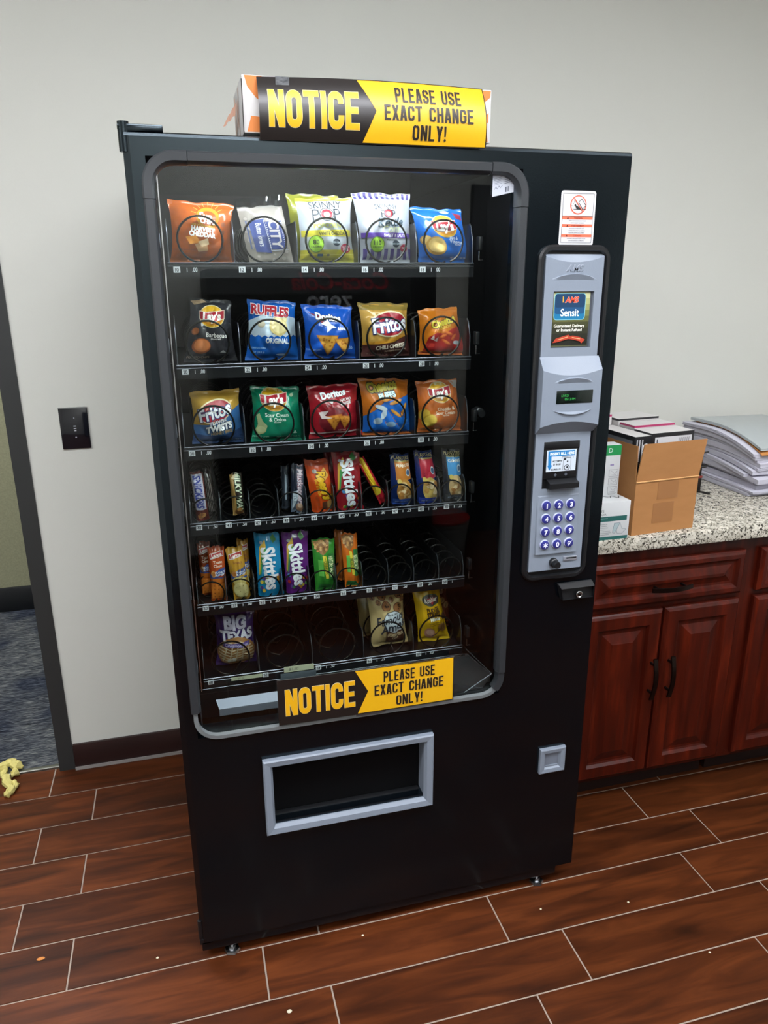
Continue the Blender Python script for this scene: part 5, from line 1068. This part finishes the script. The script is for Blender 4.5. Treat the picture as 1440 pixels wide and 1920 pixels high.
def a_keeb2(s):
    for x, y in ((.75, .78), (.72, .60), (.85, .48), (.8, .9)): s.ell(x, y, .12, .06, '#7a5a34', 12, 40); s.line([(x-.06, y-.03), (x+.06, y+.03)], .002, '#3a2010')
pouch('cookie_bag', 'brown cookie bag sticking out behind the yellow one in slot 68', 'snack bag', ((.610,.846),(.682,.848),(.712,.712),(.640,.705)), '#4a2216', a_keeb2, G6, seed=55, y=.215, front=.02)
# ------------------------------------------------------------------ carton and notice signs
t = thing('carton', 'orange and white carton lying on top of the vending machine', 'carton', (.445, .10, 1.84))
M_CW = mat('carton_offwhite', '#c2c0be', .6); M_CO = mat('carton_orange', '#c9742e', .6)
q = MB(); q.box((.210, .014, 1.8395), (.683, .19, 1.932), M_CW, .0012); q.build('body', t)
s = flat_sheet(.210, 1.8395, .683, 1.932, .0138)
s.poly([(.01, .99), (.075, .99), (.085, .50), (.05, .62), (.02, .80)], M_CO); s.poly([(.012, .02), (.06, .02), (.085, .28), (.03, .30)], M_CO)
s.poly([(.955, .98), (.997, .98), (.995, .86), (.93, .60), (.93, .80)], M_CO); s.poly([(.945, .32), (.99, .58), (.99, .40), (.945, .20)], M_CO); s.poly([(.945, .02), (.99, .02), (.985, .16), (.945, .26)], M_CO); s.build('front_print', t)
f = lambda a, c: (.2098, .19-.176*a, 1.8395+.0925*c); s = Sheet(f, .176, .0925, maxlen=0, d=(-1, 0, 0)); s.rect(.12, .0, .22, .9, '#d8b49a'); s.rect(.55, .0, .6, .95, '#b08a70'); s.poly([(.3, .2), (.5, .3), (.45, .8), (.32, .7)], '#cf9a7a'); s.build('side_print', t)
q = MB(); q.box((.209, .0125, 1.8395), (.2105, .015, 1.925), mat('carton_gap', '#26221f', .8)); q.build('open_seam', t)
q = MB(); rn = random.Random(2); P0 = [(.206-.003*i, .10+.008*i, 1.905-.004*i-.002*(i % 2)) for i in range(6)]; P1 = [(.203-.004*i, .10+.008*i, 1.882-.003*i+.003*(i % 2)) for i in range(6)]
q.loft([P0, P1], mat('torn_flap', '#c99a84', .7), False); q.loft([[(x, y, z-.0006) for x, y, z in P0], [(x, y, z-.0006) for x, y, z in P1]], mat('torn_flap', '#c99a84', .7), False); q.build('torn_flap', t)
def notice(name, lab, fn, Wd, Hd, loc):
    t = thing(name, lab, 'sign', loc, 'printed exact change notices')
    M_P = mat('sign_black', '#1d1816', .32); q = MB(); n, m_ = 24, 10
    F = [(j*(n+1)+i, j*(n+1)+i+1, (j+1)*(n+1)+i+1, (j+1)*(n+1)+i) for j in range(m_) for i in range(n)]
    V = [fn(i/n, j/m_) for j in range(m_+1) for i in range(n+1)]
    q.add(V, F, M_P, True); q.add([(x, y+.0005, z) for x, y, z in V], [f[::-1] for f in F], mat('sign_back', '#b8b6b0', .6), True); q.build('sheet', t)
    s = Sheet(fn, Wd, Hd, step=.0005, maxlen=.008)
    s.poly([(.425, .985), (.995, .985), (.995, .02), (.437, .02), (.497, .50)], '#d9a514')
    s.block('NOTICE', .232, .49, .58, '#dba414', W=.60, st=.205, gap=.075, width=.385, out='#d8cfa8', pad=.012)
    for txt, y, wd in (('PLEASE USE', .775, .30), ('EXACT CHANGE', .49, .405), ('ONLY!', .20, .155)): s.block(txt, .735, y, .235, '#241c14', W=.50, st=.17, gap=.085, width=wd, out='#e8c65a', pad=.018)
    s.build('printing', t); return t
fn1 = lambda a, c: (.2355+.4255*a+.004*a*(1-c), -.004+.012*c*c - .012*sin(pi*c)-.006*max(0, a-.85)*6*(1-c), 1.826+.1025*c+.008*sin(pi*a)*c*.55+.003*a*c)
n1 = notice('notice_sign', 'curled yellow and black notice taped over the carton on top', fn1, .428, .10, (.45, .002, 1.826))
q = MB(); q.box((.268, .0000, 1.910), (.292, .0008, 1.929), mat('tape_grey', '#3d4043', .3, bump=(80, .8))); q.build('tape', n1)
fn2 = lambda a, c: (.2135+.4135*a, -.0125-.0015*sin(pi*a), .6335+.1135*c)
n2 = notice('notice_sign', 'flat yellow and black notice on the lower window glass', fn2, .4135, .1135, (.42, -.012, .6335))
for x0, z0, x1, z1 in ((.512, .744, .578, .752), (.39, .628, .46, .636)):
    q = MB(); q.box((x0, -.0150, z0), (x1, -.0144, z1), M_CLEAR); q.build('tape', n2)
# ------------------------------------------------------------------ behind the viewer: drink machine and pail that the glass mirrors
DM = thing('drink_machine', 'black drink vending machine across the room, mirrored in the glass', 'vending machine', (.765, -2.5, 0))
q = MB(); q.box((.21, -2.88, .03), (1.32, -2.15, 1.64), mat('drink_machine_black', '#0a0a0b', .5), .01); q.build('cabinet', DM)
s = Sheet(lambda a, c: (1.32-1.11*a, -2.1495, .03+1.61*c), 1.11, 1.61, maxlen=0, d=(0, 1, 0), step=.0006)
s.text('Coca-Cola', .44, .967, .05, '#b0222c', bold=.02, shear=.25, maxw=.47); s.text('zero', .486, .9155, .055, '#c3c7cb', maxw=.34)
s.ell(.47, .55, .3, .2, '#241416'); s.build('front_print', DM)
q = MB(); q.box((.28, -2.151, .75), (.40, -2.13, 1.25), mat('drink_panel', '#2b2d30', .4), .004); q.build('coin_panel', DM)
q = MB(); q.box((.55, -2.151, .18), (1.05, -2.14, .38), mat('drink_slot', '#1b1c1e', .4), .004); q.build('delivery_slot', DM)
PL = thing('pail', 'grey plastic pail with a red lid, mirrored low in the glass', 'pail', (1.485, -2.45, 0)); M_PAIL = mat('pail_grey', '#8a8c8c', .4); M_LID = mat('pail_lid', '#a81c16', .35)
q = MB(); pz = .50; q.lathe((1.485, -2.45, 0), (0, 0, 1), [(0, .125), (.02, .13), (.20, .145), (.202, .152), (.215, .152), (.217, .146), (.23, .147), (.232, .154), (.245, .154), (.247, .148), (.26, .149)], M_PAIL, 32); q.build('bucket', PL)
q = MB(); q.lathe((1.485, -2.45, .252), (0, 0, 1), [(0, .156), (.012, .158), (.016, .154), (.016, .14), (.010, .138), (.010, 0)], M_LID, 32); q.build('lid', PL)
d2 = MB(); d2.box((1.78, -2.905, 0), (2.64, -2.86, 2.11), M_FRAME, .003); dd = struct(d2.build('door_2'))
q = MB(); q.box((1.86, -2.862, .02), (2.56, -2.845, 2.03), mat('door_leaf', '#1f2224', .4), .003); q.build('door_leaf', dd)
q = MB(); q.lathe((2.49, -2.845, 1.0), (0, 1, 0), [(0, .026), (.006, .026), (.008, .01), (.05, .01)], M_STEEL, 16); q.tube([(2.49, -2.80, 1.0), (2.38, -2.80, 1.0)], .008, M_STEEL); q.build('door_handle', dd)
